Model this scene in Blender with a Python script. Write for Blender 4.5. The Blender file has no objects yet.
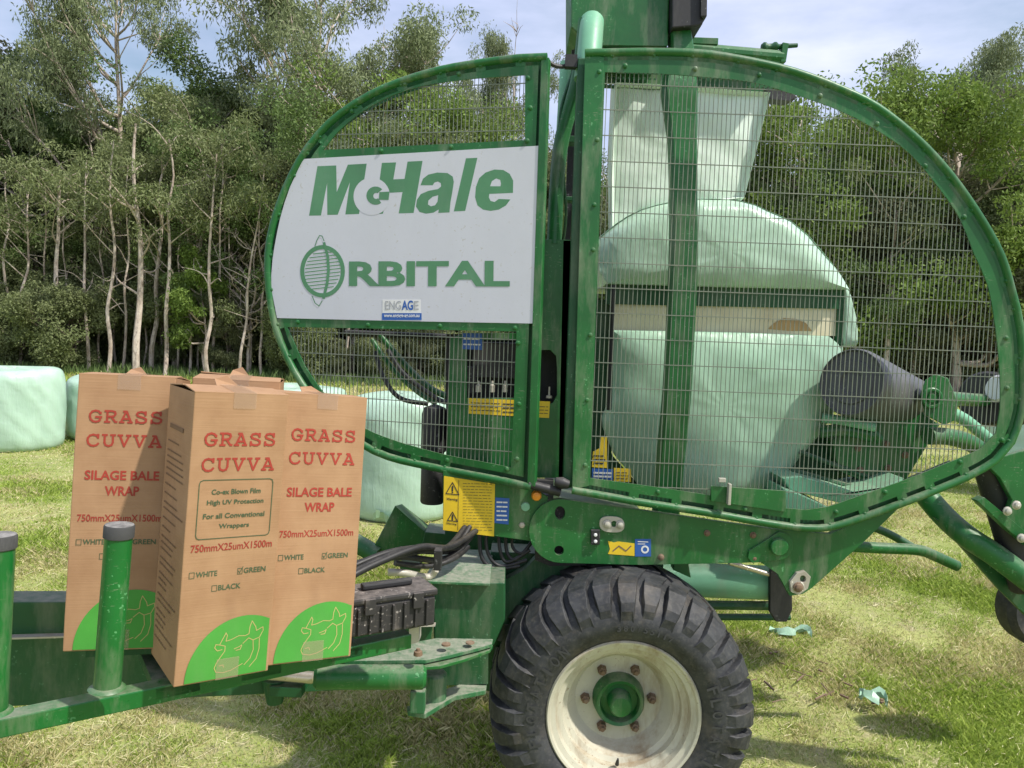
import bpy, math, random
import numpy as np
from math import sin, cos, pi, radians, atan2, sqrt
from mathutils import Vector as V, Matrix
from mathutils.geometry import tessellate_polygon
random.seed(7); rng = np.random.default_rng(7)
S = bpy.context.scene; COL = S.collection

# ------------------------------------------------------------------ camera
FPX, HC = 780.0, 2.05
pt_, rl_ = radians(3.74), radians(2.1)
CF = V((0, cos(pt_), -sin(pt_))); r0 = V((1, 0, 0)); u0 = V((0, sin(pt_), cos(pt_)))
CR = r0*cos(rl_)+u0*sin(rl_); CU = -r0*sin(rl_)+u0*cos(rl_); CC = V((0, 0, HC))
cam = bpy.data.cameras.new('camera'); co = bpy.data.objects.new('camera', cam); COL.objects.link(co)
cam.sensor_width = 36; cam.lens = FPX/1024*36; cam.clip_end = 2000; cam.clip_start = .05
co.matrix_world = Matrix(((CR.x, CU.x, -CF.x, 0), (CR.y, CU.y, -CF.y, 0), (CR.z, CU.z, -CF.z, HC), (0, 0, 0, 1)))
S.camera = co
def ray(u, v): return CF+CR*((u-512)/FPX)-CU*((v-384)/FPX)
def P(u, v, Y): d = ray(u, v); return CC+d*(Y/d.y)
class Plane:
    def __init__(s, o, yaw):
        s.o = o; s.ex = V((cos(yaw), sin(yaw), 0)); s.n = V((sin(yaw), -cos(yaw), 0)); s.ez = V((0, 0, 1))
    def pt(s, u, v, off=0):
        d = ray(u, v); t = ((s.o-CC).dot(s.n)+off)/d.dot(s.n); return CC+d*t
    def st(s, u, v): q = s.pt(u, v)-s.o; return (q.dot(s.ex), q.z)
    def w(s, a, z, off=0): return s.o+s.ex*a+s.ez*z+s.n*off
def PY(Y): return Plane(V((0, Y, 0)), 0)
def smooth(a, b, x): t = max(0, min(1, (x-a)/(b-a))); return t*t*(3-2*t)
def gz(x, y): return -.045+.27*smooth(4.2, 7.6, y)+.02*sin(x*1.3+y*.7)*smooth(4, 9, y)

# ------------------------------------------------------------------ materials
M = {}
def newmat(name):
    m = bpy.data.materials.new(name); m.use_nodes = True; nt = m.node_tree
    b = nt.nodes['Principled BSDF']; M[name] = m
    return m, nt, b
def N(nt, t, **k):
    n = nt.nodes.new(t)
    for a, v in k.items():
        if a in n.inputs.keys(): n.inputs[a].default_value = v
        else: setattr(n, a, v)
    return n
def ramp(nt, src, p0, p1):
    r = N(nt, 'ShaderNodeMapRange'); r.inputs['From Min'].default_value = p0; r.inputs['From Max'].default_value = p1
    nt.links.new(src, r.inputs['Value']); return r.outputs['Result']
def mixc(nt, fac, a, b):
    m = N(nt, 'ShaderNodeMix', data_type='RGBA')
    if hasattr(fac, 'links'): nt.links.new(fac, m.inputs[0])
    else: m.inputs[0].default_value = fac
    for s, i in ((a, 6), (b, 7)):
        if hasattr(s, 'links'): nt.links.new(s, m.inputs[i])
        else: m.inputs[i].default_value = (*s, 1)
    return m.outputs[2]
def mul(nt, a, b, op='MULTIPLY'):
    m = N(nt, 'ShaderNodeMath', operation=op)
    for s, i in ((a, 0), (b, 1)):
        if hasattr(s, 'links'): nt.links.new(s, m.inputs[i])
        else: m.inputs[i].default_value = s
    return m.outputs[0]
def noise(nt, scale, detail=4, rough=.55, vec=None, stretch=None):
    tc = N(nt, 'ShaderNodeNewGeometry').outputs['Position'] if vec is None else vec
    if stretch:
        mp = N(nt, 'ShaderNodeMapping'); mp.inputs['Scale'].default_value = stretch; nt.links.new(tc, mp.inputs[0]); tc = mp.outputs[0]
    n = N(nt, 'ShaderNodeTexNoise'); n.inputs['Scale'].default_value = scale; n.inputs['Detail'].default_value = detail
    n.inputs['Roughness'].default_value = rough; nt.links.new(tc, n.inputs['Vector']); return n.outputs['Fac']
def bump(nt, b, h, strength=.2, dist=.01):
    n = N(nt, 'ShaderNodeBump'); n.inputs['Strength'].default_value = strength; n.inputs['Distance'].default_value = dist
    nt.links.new(h, n.inputs['Height']); nt.links.new(n.outputs[0], b.inputs['Normal'])
def paint(name, col, rough=.35, dust=.25, dustcol=(.33, .3, .24), top=.55, chips=True, metal=0, chipcol=None, var=.14):
    m, nt, b = newmat(name)
    n1 = noise(nt, 3.5, 6, .65); n2 = noise(nt, 38, 5, .7); n3 = noise(nt, 9, 5, .7, stretch=(1, 1, .25))
    base = mixc(nt, ramp(nt, n1, .3, .7), tuple(c*(1-var) for c in col), tuple(min(1, c*(1+var)) for c in col))
    f = mul(nt, ramp(nt, n3, .5, .78), dust)
    sc = noise(nt, 22, 3, .8, stretch=(1, 1, 6)); f = mul(nt, f, mul(nt, mul(nt, ramp(nt, sc, .62, .7), ramp(nt, n1, .45, .6)), dust*.9), 'ADD')
    base = mixc(nt, f, base, dustcol)
    g = N(nt, 'ShaderNodeNewGeometry'); sx = N(nt, 'ShaderNodeSeparateXYZ'); nt.links.new(g.outputs['Normal'], sx.inputs[0])
    ft = mul(nt, mul(nt, ramp(nt, sx.outputs['Z'], .6, 1), top), ramp(nt, n2, .25, .65))
    base = mixc(nt, ft, base, dustcol)
    if chips:
        ch = noise(nt, 70, 2, .5); base = mixc(nt, mul(nt, mul(nt, ramp(nt, ch, .66, .70), ramp(nt, n1, .46, .58)), .85), base, chipcol or tuple(min(1, c*2+.10) for c in col))
    nt.links.new(base, b.inputs['Base Color'])
    rr = mul(nt, mul(nt, n2, .35), rough-.1, 'ADD'); rr = mul(nt, rr, mul(nt, ft, .3), 'ADD'); nt.links.new(rr, b.inputs['Roughness'])
    b.inputs['Metallic'].default_value = metal
    bump(nt, b, n2, .08, .003)
    return m
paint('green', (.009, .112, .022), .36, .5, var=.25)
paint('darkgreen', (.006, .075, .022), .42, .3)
paint('dustygreen', (.02, .12, .04), .55, .9, (.30, .30, .24), .95)
paint('rollerblack', (.085, .087, .092), .38, .5, (.16, .15, .14), .3)
paint('postgreen', (.006, .125, .022), .25, .5)
paint('mintpaint', (.17, .42, .26), .4, .3)
paint('sign', (.55, .56, .62), .4, .10, (.4, .38, .34), 0, chips=True, chipcol=(.45, .44, .42), var=.03)
paint('galv', (.45, .43, .37), .45, .5, (.25, .17, .1), .3, metal=.3)
paint('wire', (.16, .185, .145), .5, .4, (.40, .36, .28), .2, chips=False, metal=.2)
paint('black', (.018, .018, .02), .5, .4, (.12, .11, .1), .5)
paint('hose', (.015, .015, .016), .45, .5, (.1, .09, .08), .35, chips=False)
paint('rubbercap', (.05, .05, .05), .7, .5, (.3, .29, .27), .9, chips=False)
paint('toolboxmat', (.025, .023, .023), .6, 1.6, (.22, .19, .17), .7, chipcol=(.42, .38, .35))
paint('rim', (.50, .48, .38), .5, 1.1, (.27, .20, .12), .8, chipcol=(.2, .12, .07))
paint('rust', (.16, .10, .06), .7, .6, (.3, .25, .18), .3)
paint('yellow', (.72, .50, .02), .45, .2, (.4, .3, .1), 0, chips=False)
paint('blue', (.02, .10, .38), .4, .15, (.3, .3, .3), 0, chips=False)
paint('white', (.7, .7, .7), .45, .2, (.4, .4, .36), 0, chips=False)
paint('ink', (.03, .03, .03), .5, 0, top=0, chips=False)
paint('inkred', (.32, .035, .02), .7, 0, top=0, chips=False)
paint('inkgreen', (.06, .10, .045), .7, 0, top=0, chips=False)
paint('inkbrown', (.18, .105, .055), .7, 0, top=0, chips=False)
paint('boxgreen', (.055, .29, .035), .6, .1, (.3, .3, .2), 0, chips=False)
paint('boxline', (.42, .36, .13), .6, 0, top=0, chips=False)
paint('logogreen', (.075, .22, .11), .45, .15, (.3, .34, .3), 0, chips=False)
paint('logogrey', (.36, .37, .40), .5, 0, top=0, chips=False)
paint('amber', (.8, .28, .02), .3, .1, top=0, chips=False)
paint('stain', (.40, .25, .11), .6, .5, (.2, .1, .05), 0, chips=False)
paint('chrome', (.55, .5, .42), .25, .3, (.3, .22, .15), .2, metal=.6)
# cardboard
m, nt, b = newmat('card'); tc = N(nt, 'ShaderNodeTexCoord').outputs['Object']
nz = noise(nt, 7, 5, .6, tc); fl = noise(nt, 5, 3, .6, tc, (1, 1, 40)); st = noise(nt, 3, 4, .6, tc, (4, 4, .6))
bc = mixc(nt, ramp(nt, nz, .3, .7), (.305, .165, .080), (.405, .238, .125)); bc = mixc(nt, mul(nt, ramp(nt, fl, .4, .7), .09), bc, (.47, .31, .17))
bc = mixc(nt, mul(nt, ramp(nt, st, .58, .75), .35), bc, (.27, .15, .08))
nt.links.new(bc, b.inputs['Base Color']); b.inputs['Roughness'].default_value = .75; bump(nt, b, fl, .3, .002)
m, nt, b = newmat('cardinner'); b.inputs['Base Color'].default_value = (.16, .10, .06, 1); b.inputs['Roughness'].default_value = .9
m, nt, b = newmat('tape'); b.inputs['Base Color'].default_value = (.50, .37, .27, 1); b.inputs['Roughness'].default_value = .15; b.inputs['Alpha'].default_value = .3
# film
def film(name, c0, c1, r=.28, wr=.35):
    m, nt, b = newmat(name); n1 = noise(nt, 2.2, 5, .6); n2 = noise(nt, 9, 5, .65, stretch=(1, 1, .15)); n3 = noise(nt, 45, 4, .6)
    wv = N(nt, 'ShaderNodeTexWave', wave_type='BANDS', bands_direction='DIAGONAL'); wv.inputs['Scale'].default_value = 1.6; wv.inputs['Distortion'].default_value = 5; wv.inputs['Detail'].default_value = 4; wv.inputs['Detail Scale'].default_value = 1.5; nt.links.new(N(nt, 'ShaderNodeNewGeometry').outputs['Position'], wv.inputs[0])
    n5 = noise(nt, 7, 4, .6, stretch=(2.2, 1, .12)); c = mixc(nt, ramp(nt, n1, .3, .7), c0, c1); c = mixc(nt, mul(nt, ramp(nt, n5, .5, .72), .22), c, tuple(x*.72 for x in c0)); c = mixc(nt, mul(nt, ramp(nt, wv.outputs['Fac'], .3, .9), .3), c, tuple(min(1, x*1.18) for x in c1)); c = mixc(nt, mul(nt, ramp(nt, n3, .66, .76), .35), c, (.28, .33, .22))
    nt.links.new(c, b.inputs['Base Color']); b.inputs['Roughness'].default_value = r
    b.inputs['Subsurface Weight'].default_value = .15; b.inputs['Subsurface Radius'].default_value = (.05, .08, .05)
    bump(nt, b, mul(nt, mul(nt, n2, mul(nt, n1, .6), 'ADD'), mul(nt, wv.outputs['Fac'], .5), 'ADD'), wr+.15, .03); return m
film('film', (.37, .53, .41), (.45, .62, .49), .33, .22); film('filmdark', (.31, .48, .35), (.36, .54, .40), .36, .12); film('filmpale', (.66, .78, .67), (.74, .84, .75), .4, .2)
# beige film strip with rust-brown stain
m, nt, b = newmat('beige'); n1 = noise(nt, 6, 4, .6); c = mixc(nt, ramp(nt, n1, .35, .7), (.74, .68, .50), (.62, .52, .35)); 
nt.links.new(c, b.inputs['Base Color']); b.inputs['Roughness'].default_value = .4
# rubber
m, nt, b = newmat('tyre'); n1 = noise(nt, 8, 6, .7); n2 = noise(nt, 60, 4, .6); c = mixc(nt, ramp(nt, n1, .35, .72), (.012, .013, .015), (.05, .053, .058)); c = mixc(nt, mul(nt, ramp(nt, n2, .5, .75), .3), c, (.15, .14, .12)); c = mixc(nt, mul(nt, ramp(nt, noise(nt, 5, 5, .7), .52, .72), .4), c, (.16, .13, .095))
nt.links.new(c, b.inputs['Base Color']); b.inputs['Roughness'].default_value = .62; bump(nt, b, n2, .2, .003)
m, nt, b = newmat('tyreletter'); b.inputs['Base Color'].default_value = (.04, .041, .044, 1); b.inputs['Roughness'].default_value = .6
# foliage
def leafmat(name, c0, c1, c2, rough=.65):
    m, nt, b = newmat(name); oi = N(nt, 'ShaderNodeObjectInfo').outputs['Random']
    g = N(nt, 'ShaderNodeNewGeometry'); rp = g.outputs['Random Per Island']
    c = mixc(nt, rp, c0, c1); c = mixc(nt, ramp(nt, noise(nt, .55, 3, .6), .35, .65), c, c2)
    c = mixc(nt, mul(nt, oi, .3), c, tuple(x*.8 for x in c0))
    nt.links.new(c, b.inputs['Base Color']); b.inputs['Roughness'].default_value = rough; b.inputs['Specular IOR Level'].default_value = .25
    tr = N(nt, 'ShaderNodeBsdfTranslucent'); nt.links.new(c, tr.inputs[0]); mx = N(nt, 'ShaderNodeMixShader'); mx.inputs[0].default_value = .28
    nt.links.new(b.outputs[0], mx.inputs[1]); nt.links.new(tr.outputs[0], mx.inputs[2]); nt.links.new(mx.outputs[0], nt.nodes['Material Output'].inputs[0]); return m
leafmat('leaf_gum', (.165, .215, .10), (.33, .38, .205), (.23, .27, .13))
leafmat('leaf_olive', (.135, .175, .065), (.275, .325, .135), (.22, .25, .115))
leafmat('leaf_green', (.10, .175, .05), (.21, .30, .095), (.15, .21, .075))
leafmat('leaf_lime', (.14, .24, .045), (.28, .38, .08), (.18, .25, .06))
leafmat('leaf_dark', (.095, .13, .055), (.20, .235, .105), (.17, .165, .095))
m, nt, b = newmat('bark'); n1 = noise(nt, 2.5, 6, .7); n2 = noise(nt, 11, 5, .7, stretch=(1, 1, .3)); c = mixc(nt, ramp(nt, n1, .35, .65), (.60, .53, .45), (.36, .28, .22)); c = mixc(nt, ramp(nt, n2, .52, .7), c, (.09, .065, .05))
nt.links.new(c, b.inputs['Base Color']); b.inputs['Roughness'].default_value = .85; bump(nt, b, n2, .5, .03)
m, nt, b = newmat('barkdark'); c = mixc(nt, ramp(nt, noise(nt, 4, 5, .7), .35, .65), (.10, .08, .06), (.2, .16, .125)); nt.links.new(c, b.inputs['Base Color']); b.inputs['Roughness'].default_value = .9
# ground
m, nt, b = newmat('groundmat'); n1 = noise(nt, .9, 6, .65); n2 = noise(nt, 7, 6, .7); n3 = noise(nt, .35, 4, .6); n4 = noise(nt, 60, 4, .7)
c = mixc(nt, ramp(nt, n1, .35, .62), (.22, .29, .055), (.40, .42, .14)); c = mixc(nt, mul(nt, ramp(nt, n2, .5, .68), .8), c, (.42, .35, .22))
c = mixc(nt, mul(nt, ramp(nt, n3, .60, .70), .5), c, (.42, .36, .23)); c = mixc(nt, mul(nt, ramp(nt, n4, .45, .65), .5), c, (.10, .12, .03))
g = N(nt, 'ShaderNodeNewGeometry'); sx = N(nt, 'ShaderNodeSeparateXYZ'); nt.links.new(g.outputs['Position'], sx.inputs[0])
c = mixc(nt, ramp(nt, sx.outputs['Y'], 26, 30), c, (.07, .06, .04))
nt.links.new(c, b.inputs['Base Color']); b.inputs['Roughness'].default_value = .95; bump(nt, b, mul(nt, n2, n4, 'ADD'), .6, .03)
m, nt, b = newmat('grassmat'); g = N(nt, 'ShaderNodeNewGeometry'); rp = g.outputs['Random Per Island']
n1 = noise(nt, .9, 6, .65); c = mixc(nt, rp, (.22, .33, .04), (.46, .56, .11)); c2 = mixc(nt, rp, (.46, .42, .17), (.66, .60, .32))
f = mul(nt, ramp(nt, n1, .42, .62), mul(nt, ramp(nt, mul(nt, rp, 7.31, 'MULTIPLY'), 0, 7.3), .5, 'ADD')); rr = N(nt, 'ShaderNodeMath', operation='FRACT'); nt.links.new(mul(nt, rp, 17.7), rr.inputs[0])
c = mixc(nt, ramp(nt, mul(nt, f, mul(nt, rr.outputs[0], .9), 'ADD'), .85, .95), c, c2)
nt.links.new(c, b.inputs['Base Color']); b.inputs['Roughness'].default_value = .6
tr = N(nt, 'ShaderNodeBsdfTranslucent'); nt.links.new(c, tr.inputs[0]); mx = N(nt, 'ShaderNodeMixShader'); mx.inputs[0].default_value = .4
nt.links.new(b.outputs[0], mx.inputs[1]); nt.links.new(tr.outputs[0], mx.inputs[2]); nt.links.new(mx.outputs[0], nt.nodes['Material Output'].inputs[0])

m, nt, b = newmat('straw'); g = N(nt, 'ShaderNodeNewGeometry'); c = mixc(nt, g.outputs['Random Per Island'], (.34, .30, .13), (.62, .57, .34)); nt.links.new(c, b.inputs['Base Color']); b.inputs['Roughness'].default_value = .6
# ------------------------------------------------------------------ mesh builder
class MB:
    def __init__(s): s.v = []; s.f = []
    def add(s, vs, fs):
        n = len(s.v); s.v += [V(p) for p in vs]; s.f += [tuple(i+n for i in f) for f in fs]; return s
    def box(s, c, sz, R=None):
        h = [x/2 for x in sz]; vs = []
        for k in (-1, 1):
            for j in (-1, 1):
                for i in (-1, 1):
                    p = V((i*h[0], j*h[1], k*h[2])); vs.append(V(c)+(R@p if R else p))
        return s.add(vs, [(0, 2, 3, 1), (4, 5, 7, 6), (0, 1, 5, 4), (2, 6, 7, 3), (0, 4, 6, 2), (1, 3, 7, 5)])
    def prism(s, front, back, holes=()):
        # front: list of loops (outer first) of points; back the same
        fl = [front]+[h[0] for h in holes]; bl = [back]+[h[1] for h in holes]
        tris = tessellate_polygon(fl); fv = [p for l in fl for p in l]; bv = [p for l in bl for p in l]; n = len(fv)
        fs = [tuple(t) for t in tris]+[tuple(i+n for i in reversed(t)) for t in tris]
        o = 0
        for l in fl:
            k = len(l)
            for i in range(k): j = (i+1) % k; fs.append((o+i, o+j, n+o+j, n+o+i))
            o += k
        return s.add(fv+bv, fs)
    def tube(s, pts, r, seg=10, caps=True):
        pts = [V(p) for p in pts]; n = len(pts); rs = r if isinstance(r, (list, tuple)) else [r]*n
        up = None; vs = []; fs = []
        for i, p in enumerate(pts):
            t = (pts[min(i+1, n-1)]-pts[max(i-1, 0)]).normalized()
            if up is None: up = t.orthogonal().normalized()
            up = (up-t*up.dot(t)); up = up.normalized() if up.length > 1e-6 else t.orthogonal().normalized(); w = t.cross(up)
            for k in range(seg):
                a = 2*pi*k/seg; vs.append(p+(up*cos(a)+w*sin(a))*rs[i])
        for i in range(n-1):
            for k in range(seg): k2 = (k+1) % seg; fs.append((i*seg+k, i*seg+k2, (i+1)*seg+k2, (i+1)*seg+k))
        if caps: fs.append(tuple(range(seg-1, -1, -1))); fs.append(tuple((n-1)*seg+k for k in range(seg)))
        return s.add(vs, fs)
    def lathe(s, c, axis, prof, seg=48, closed=False):
        # prof: list of (a, r): a along axis, r radius
        ax = V(axis).normalized(); u = ax.orthogonal().normalized(); w = ax.cross(u); vs = []; fs = []
        for a, r in prof:
            for k in range(seg): t = 2*pi*k/seg; vs.append(V(c)+ax*a+(u*cos(t)+w*sin(t))*r)
        m_ = len(prof)
        for i in range(m_-1+(1 if closed else 0)):
            i2 = (i+1) % m_
            for k in range(seg): k2 = (k+1) % seg; fs.append((i*seg+k, i*seg+k2, i2*seg+k2, i2*seg+k))
        if not closed:
            if prof[0][1] > 1e-5: fs.append(tuple(range(seg-1, -1, -1)))
            if prof[-1][1] > 1e-5: fs.append(tuple((m_-1)*seg+k for k in range(seg)))
        return s.add(vs, fs)
def cat(pts, n=8, closed=False):
    pts = [V(p) if len(p) == 3 else V((p[0], p[1], 0)) for p in pts]; out = []; k = len(pts)
    rngk = range(k) if closed else range(k-1)
    for i in rngk:
        g = (lambda j: pts[j % k]) if closed else (lambda j: pts[max(0, min(k-1, j))])
        a, b_, c, d = g(i-1), g(i), g(i+1), g(i+2)
        for j in range(n):
            t = j/n; out.append(.5*((2*b_)+(c-a)*t+(2*a-5*b_+4*c-d)*t*t+(3*b_-a-3*c+d)*t**3))
    if not closed: out.append(pts[-1])
    return out
ORG = {}
def thing(name, loc, label, catg, group=None):
    o = bpy.data.objects.new(name, None); COL.objects.link(o); o.location = loc; o.empty_display_size = .1
    o['label'] = label; o['category'] = catg
    if group: o['group'] = group
    ORG[o] = V(loc); return o
def obj(name, mb, mat, parent=None, label=None, bev=0, sm=False, org=None, kind=None):
    og = ORG[parent] if parent else (V(org) if org else V((0, 0, 0)))
    me = bpy.data.meshes.new(name); me.from_pydata([p-og for p in mb.v], [], mb.f); me.update()
    import bmesh
    bm = bmesh.new(); bm.from_mesh(me); bmesh.ops.recalc_face_normals(bm, faces=bm.faces); bm.to_mesh(me); bm.free()
    o = bpy.data.objects.new(name, me); COL.objects.link(o); me.materials.append(M[mat])
    if parent: o.parent = parent
    else: o.location = og
    ORG[o] = og
    if label: o['label'] = label
    if kind: o['kind'] = kind
    if sm:
        for p in me.polygons: p.use_smooth = True
        me.set_sharp_from_angle(angle=radians(38)) if hasattr(me, 'set_sharp_from_angle') else None
    if bev:
        b_ = o.modifiers.new('bevel', 'BEVEL'); b_.width = bev; b_.segments = 2; b_.limit_method = 'ANGLE'; b_.angle_limit = radians(40)
    return o
def copy_of(src, loc, parent=None, rot=None, name=None):
    c = src.copy(); COL.objects.link(c)
    c.parent = parent; c.location = V(loc)-(ORG[parent] if parent else V((0, 0, 0)))
    if rot: c.rotation_euler = rot
    if parent and 'category' in c: del c['category']
    ORG[c] = V(loc); return c
def plate(pl, outer, holes=(), off=0, th=.01):
    mb = MB(); return mb.prism([pl.pt(*p, off) for p in outer], [pl.pt(*p, off)-pl.n*th for p in outer], [([pl.pt(*p, off) for p in h], [pl.pt(*p, off)-pl.n*th for p in h]) for h in holes])
def rect(u0, v0, u1, v1): return [(u0, v0), (u1, v0), (u1, v1), (u0, v1)]
def offs(poly, d):
    n = len(poly); out = []; A = sum(poly[i][0]*poly[(i+1) % n][1]-poly[(i+1) % n][0]*poly[i][1] for i in range(n)); sg = 1 if A > 0 else -1
    for i in range(n):
        a = V(poly[i-1]).to_2d() if 0 else V((poly[i-1][0], poly[i-1][1])); b_ = V((poly[i][0], poly[i][1])); c = V((poly[(i+1) % n][0], poly[(i+1) % n][1]))
        e1 = (b_-a).normalized(); e2 = (c-b_).normalized(); n1 = V((-e1.y, e1.x))*sg; n2 = V((-e2.y, e2.x))*sg; nn = (n1+n2); nn = nn.normalized()
        k = d/max(.5, nn.dot(n1)); out.append((b_.x+nn.x*k, b_.y+nn.y*k))
    return out
def mesh_text(body, mat, name, parent, bl, br, tl, thin=0, offset=0, shear=0):
    cu = bpy.data.curves.new('t', 'FONT'); cu.body = body; cu.size = 1; cu.offset = offset; cu.shear = shear; cu.resolution_u = 3; cu.fill_mode = 'FRONT'
    to = bpy.data.objects.new('t', cu); COL.objects.link(to); dg = bpy.context.evaluated_depsgraph_get(); dg.update()
    me = bpy.data.meshes.new_from_object(to.evaluated_get(dg)); bpy.data.objects.remove(to)
    co_ = [v.co.copy() for v in me.vertices]; x0 = min(c.x for c in co_); x1 = max(c.x for c in co_); y0 = min(c.y for c in co_); y1 = max(c.y for c in co_)
    ex, ey = (br-bl)/(x1-x0), (tl-bl)/(y1-y0); mb = MB()
    mb.v = [bl+ex*(c.x-x0)+ey*(c.y-y0) for c in co_]; mb.f = [tuple(p.vertices) for p in me.polygons]
    bpy.data.meshes.remove(me)
    return mb if name is None else obj(name, mb, mat, parent)
def ptext(pl, body, mat, name, parent, bl, br, tl, off, **k):
    return mesh_text(body, mat, name, parent, pl.pt(*bl, off), pl.pt(*br, off), pl.pt(*tl, off), **k)
def inpoly_spans(poly, x):      # spans of y for a vertical line at x
    ys = []
    n = len(poly)
    for i in range(n):
        (xa, ya), (xb, yb) = poly[i], poly[(i+1) % n]
        if (xa <= x) != (xb <= x): ys.append(ya+(x-xa)/(xb-xa)*(yb-ya))
    ys.sort(); return list(zip(ys[::2], ys[1::2]))
def wire_mesh(pl, holepx, pitch_x, pitch_z, d, off):
    mb = MB(); poly = [pl.st(*p) for p in holepx]; xs = [p[0] for p in poly]; zs = [p[1] for p in poly]
    x = min(xs)+pitch_x*.6
    while x < max(xs):
        for a, b_ in inpoly_spans(poly, x):
            a -= .008; b_ += .008; j = random.uniform(-.0006, .0006)
            mb.box(pl.w(x+j, (a+b_)/2, off), (d, d, b_-a), Matrix((pl.ex, -pl.n, pl.ez)).transposed())
        x += pitch_x
    z = min(zs)+pitch_z*.7; pz = [(q[1], q[0]) for q in poly]
    while z < max(zs):
        for a, b_ in inpoly_spans(pz, z):
            a -= .008; b_ += .008
            mb.box(pl.w((a+b_)/2, z, off+d*1.16), (b_-a, d*1.35, d*1.35), Matrix((pl.ex, -pl.n, pl.ez)).transposed())
        z += pitch_z
    return mb

# ------------------------------------------------------------------ world and sun
sdir = V((.52, -.27, .81)).normalized(); el = math.asin(sdir.z); az = atan2(sdir.x, sdir.y)
w = bpy.data.worlds.new('World'); S.world = w; w.use_nodes = True; nt = w.node_tree; bg = nt.nodes['Background']
sky = N(nt, 'ShaderNodeTexSky', sky_type='NISHITA'); sky.sun_disc = False; sky.sun_elevation = el; sky.sun_rotation = az; sky.air_density = 1.3; sky.dust_density = 2.0
tc = N(nt, 'ShaderNodeTexCoord').outputs['Generated']; mp = N(nt, 'ShaderNodeMapping'); mp.inputs['Scale'].default_value = (1, 1, 3.2); nt.links.new(tc, mp.inputs[0])
cl = noise(nt, 2.1, 7, .55, mp.outputs[0]); fac = mul(nt, ramp(nt, cl, .30, .62), .92)
cc = mixc(nt, ramp(nt, noise(nt, 3.2, 5, .5, mp.outputs[0]), .35, .7), (5.0, 5.5, 7.7), (6.9, 7.15, 8.9))
nt.links.new(mixc(nt, fac, sky.outputs[0], cc), bg.inputs[0]); bg.inputs[1].default_value = .112
sl = bpy.data.lights.new('sun', 'SUN'); so = bpy.data.objects.new('sun', sl); COL.objects.link(so); sl.energy = 3.8; sl.angle = radians(1.5); sl.color = (1, .95, .86)
so.rotation_euler = (-sdir).to_track_quat('-Z', 'Y').to_euler()
S.view_settings.view_transform = 'Standard'; S.view_settings.look = 'None'; S.view_settings.exposure = .45; S.view_settings.gamma = 1
S.cycles.use_denoising = True; S.cycles.max_bounces = 6; S.cycles.diffuse_bounces = 3; S.cycles.glossy_bounces = 2; S.cycles.transmission_bounces = 2; S.cycles.transparent_max_bounces = 8

# ------------------------------------------------------------------ ground and grass
mb = MB(); xs = [-400, -120, -60, -35]+[x*.8 for x in range(-35, 36)]+[35, 60, 120, 400]; ys = [-60, -10, 0]+[y*.5 for y in range(2, 70)]+[40, 55, 90, 160, 400, 900]
for y in ys:
    for x in xs: mb.v.append(V((x, y, gz(x, y))))
nx = len(xs)
for j in range(len(ys)-1):
    for i in range(nx-1): mb.f.append((j*nx+i, j*nx+i+1, (j+1)*nx+i+1, (j+1)*nx+i))
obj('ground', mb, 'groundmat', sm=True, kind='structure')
def quads_mesh(name, mat, vv, fn=4):   # vv: (n, fn, 3)
    n = vv.shape[0]; me = bpy.data.meshes.new(name); me.vertices.add(n*fn); me.vertices.foreach_set('co', vv.reshape(-1).astype(np.float32))
    me.loops.add(n*fn); me.loops.foreach_set('vertex_index', np.arange(n*fn, dtype=np.int32)); me.polygons.add(n)
    me.polygons.foreach_set('loop_start', np.arange(0, n*fn, fn, dtype=np.int32)); me.polygons.foreach_set('loop_total', np.full(n, fn, dtype=np.int32))
    me.update(calc_edges=True); me.materials.append(M[mat]); return me
def gzn(x, y):
    def sm(a, b_, t): t = np.clip((t-a)/(b_-a), 0, 1); return t*t*(3-2*t)
    return -.045+.27*sm(4.2, 7.6, y)+.02*np.sin(x*1.3+y*.7)*sm(4, 9, y)
vs = []
def blades(n, y0, y1, hmin, hmax, wd, keep):
    y = rng.uniform(y0, y1, n*2); half = y*.95+1.0; x = rng.uniform(-1, 1, n*2)*half
    # clumping
    f = np.sin(x*2.3+1.7*np.sin(y*1.9))+np.sin(y*3.1+1.3*np.sin(x*1.4+2))+.7*np.sin(x*7.1+y*5.3)+.5*np.sin(x*13-y*11)
    ok = f > rng.uniform(-3.4, keep, n*2); x, y, f = x[ok][:n], y[ok][:n], f[ok][:n]; n = len(x)
    h = rng.uniform(hmin, hmax, n)*(1+.28*np.clip(f, -1.5, 2)); a = rng.uniform(0, 2*pi, n); l = rng.uniform(.1, 1.3, n)*h; b_ = rng.uniform(0, 2*pi, n)
    z = gzn(x, y)-.004; dx, dy = np.cos(a)*wd/2, np.sin(a)*wd/2
    tx, ty = np.cos(b_)*l, np.sin(b_)*l
    q = np.stack([np.stack([x-dx, y-dy, z], 1), np.stack([x+dx, y+dy, z], 1), np.stack([x+dx*.7+tx*.45, y+dy*.7+ty*.45, z+h*.62], 1), np.stack([x+tx, y+ty, z+h], 1), ], 1)
    vs.append(q)
blades(390000, 3.2, 6.3, .012, .042, .0062, 2.0); blades(26000, 3.2, 6.5, .03, .062, .005, .4); blades(290000, 6, 12, .015, .048, .010, 2.0); blades(70000, 11, 20, .025, .07, .02, 1.5); blades(40000, 18, 29, .04, .12, .045, 1.0)
n = 26000; y = 3.2+9*rng.uniform(0, 1, n)**1.5; x = rng.uniform(-1, 1, n)*(y*.78+.6); a = rng.uniform(0, pi, n); L = rng.uniform(.012, .055, n); z = gzn(x, y)+rng.uniform(.004, .03, n); wq = .0011*(y/4)**.7
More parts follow.
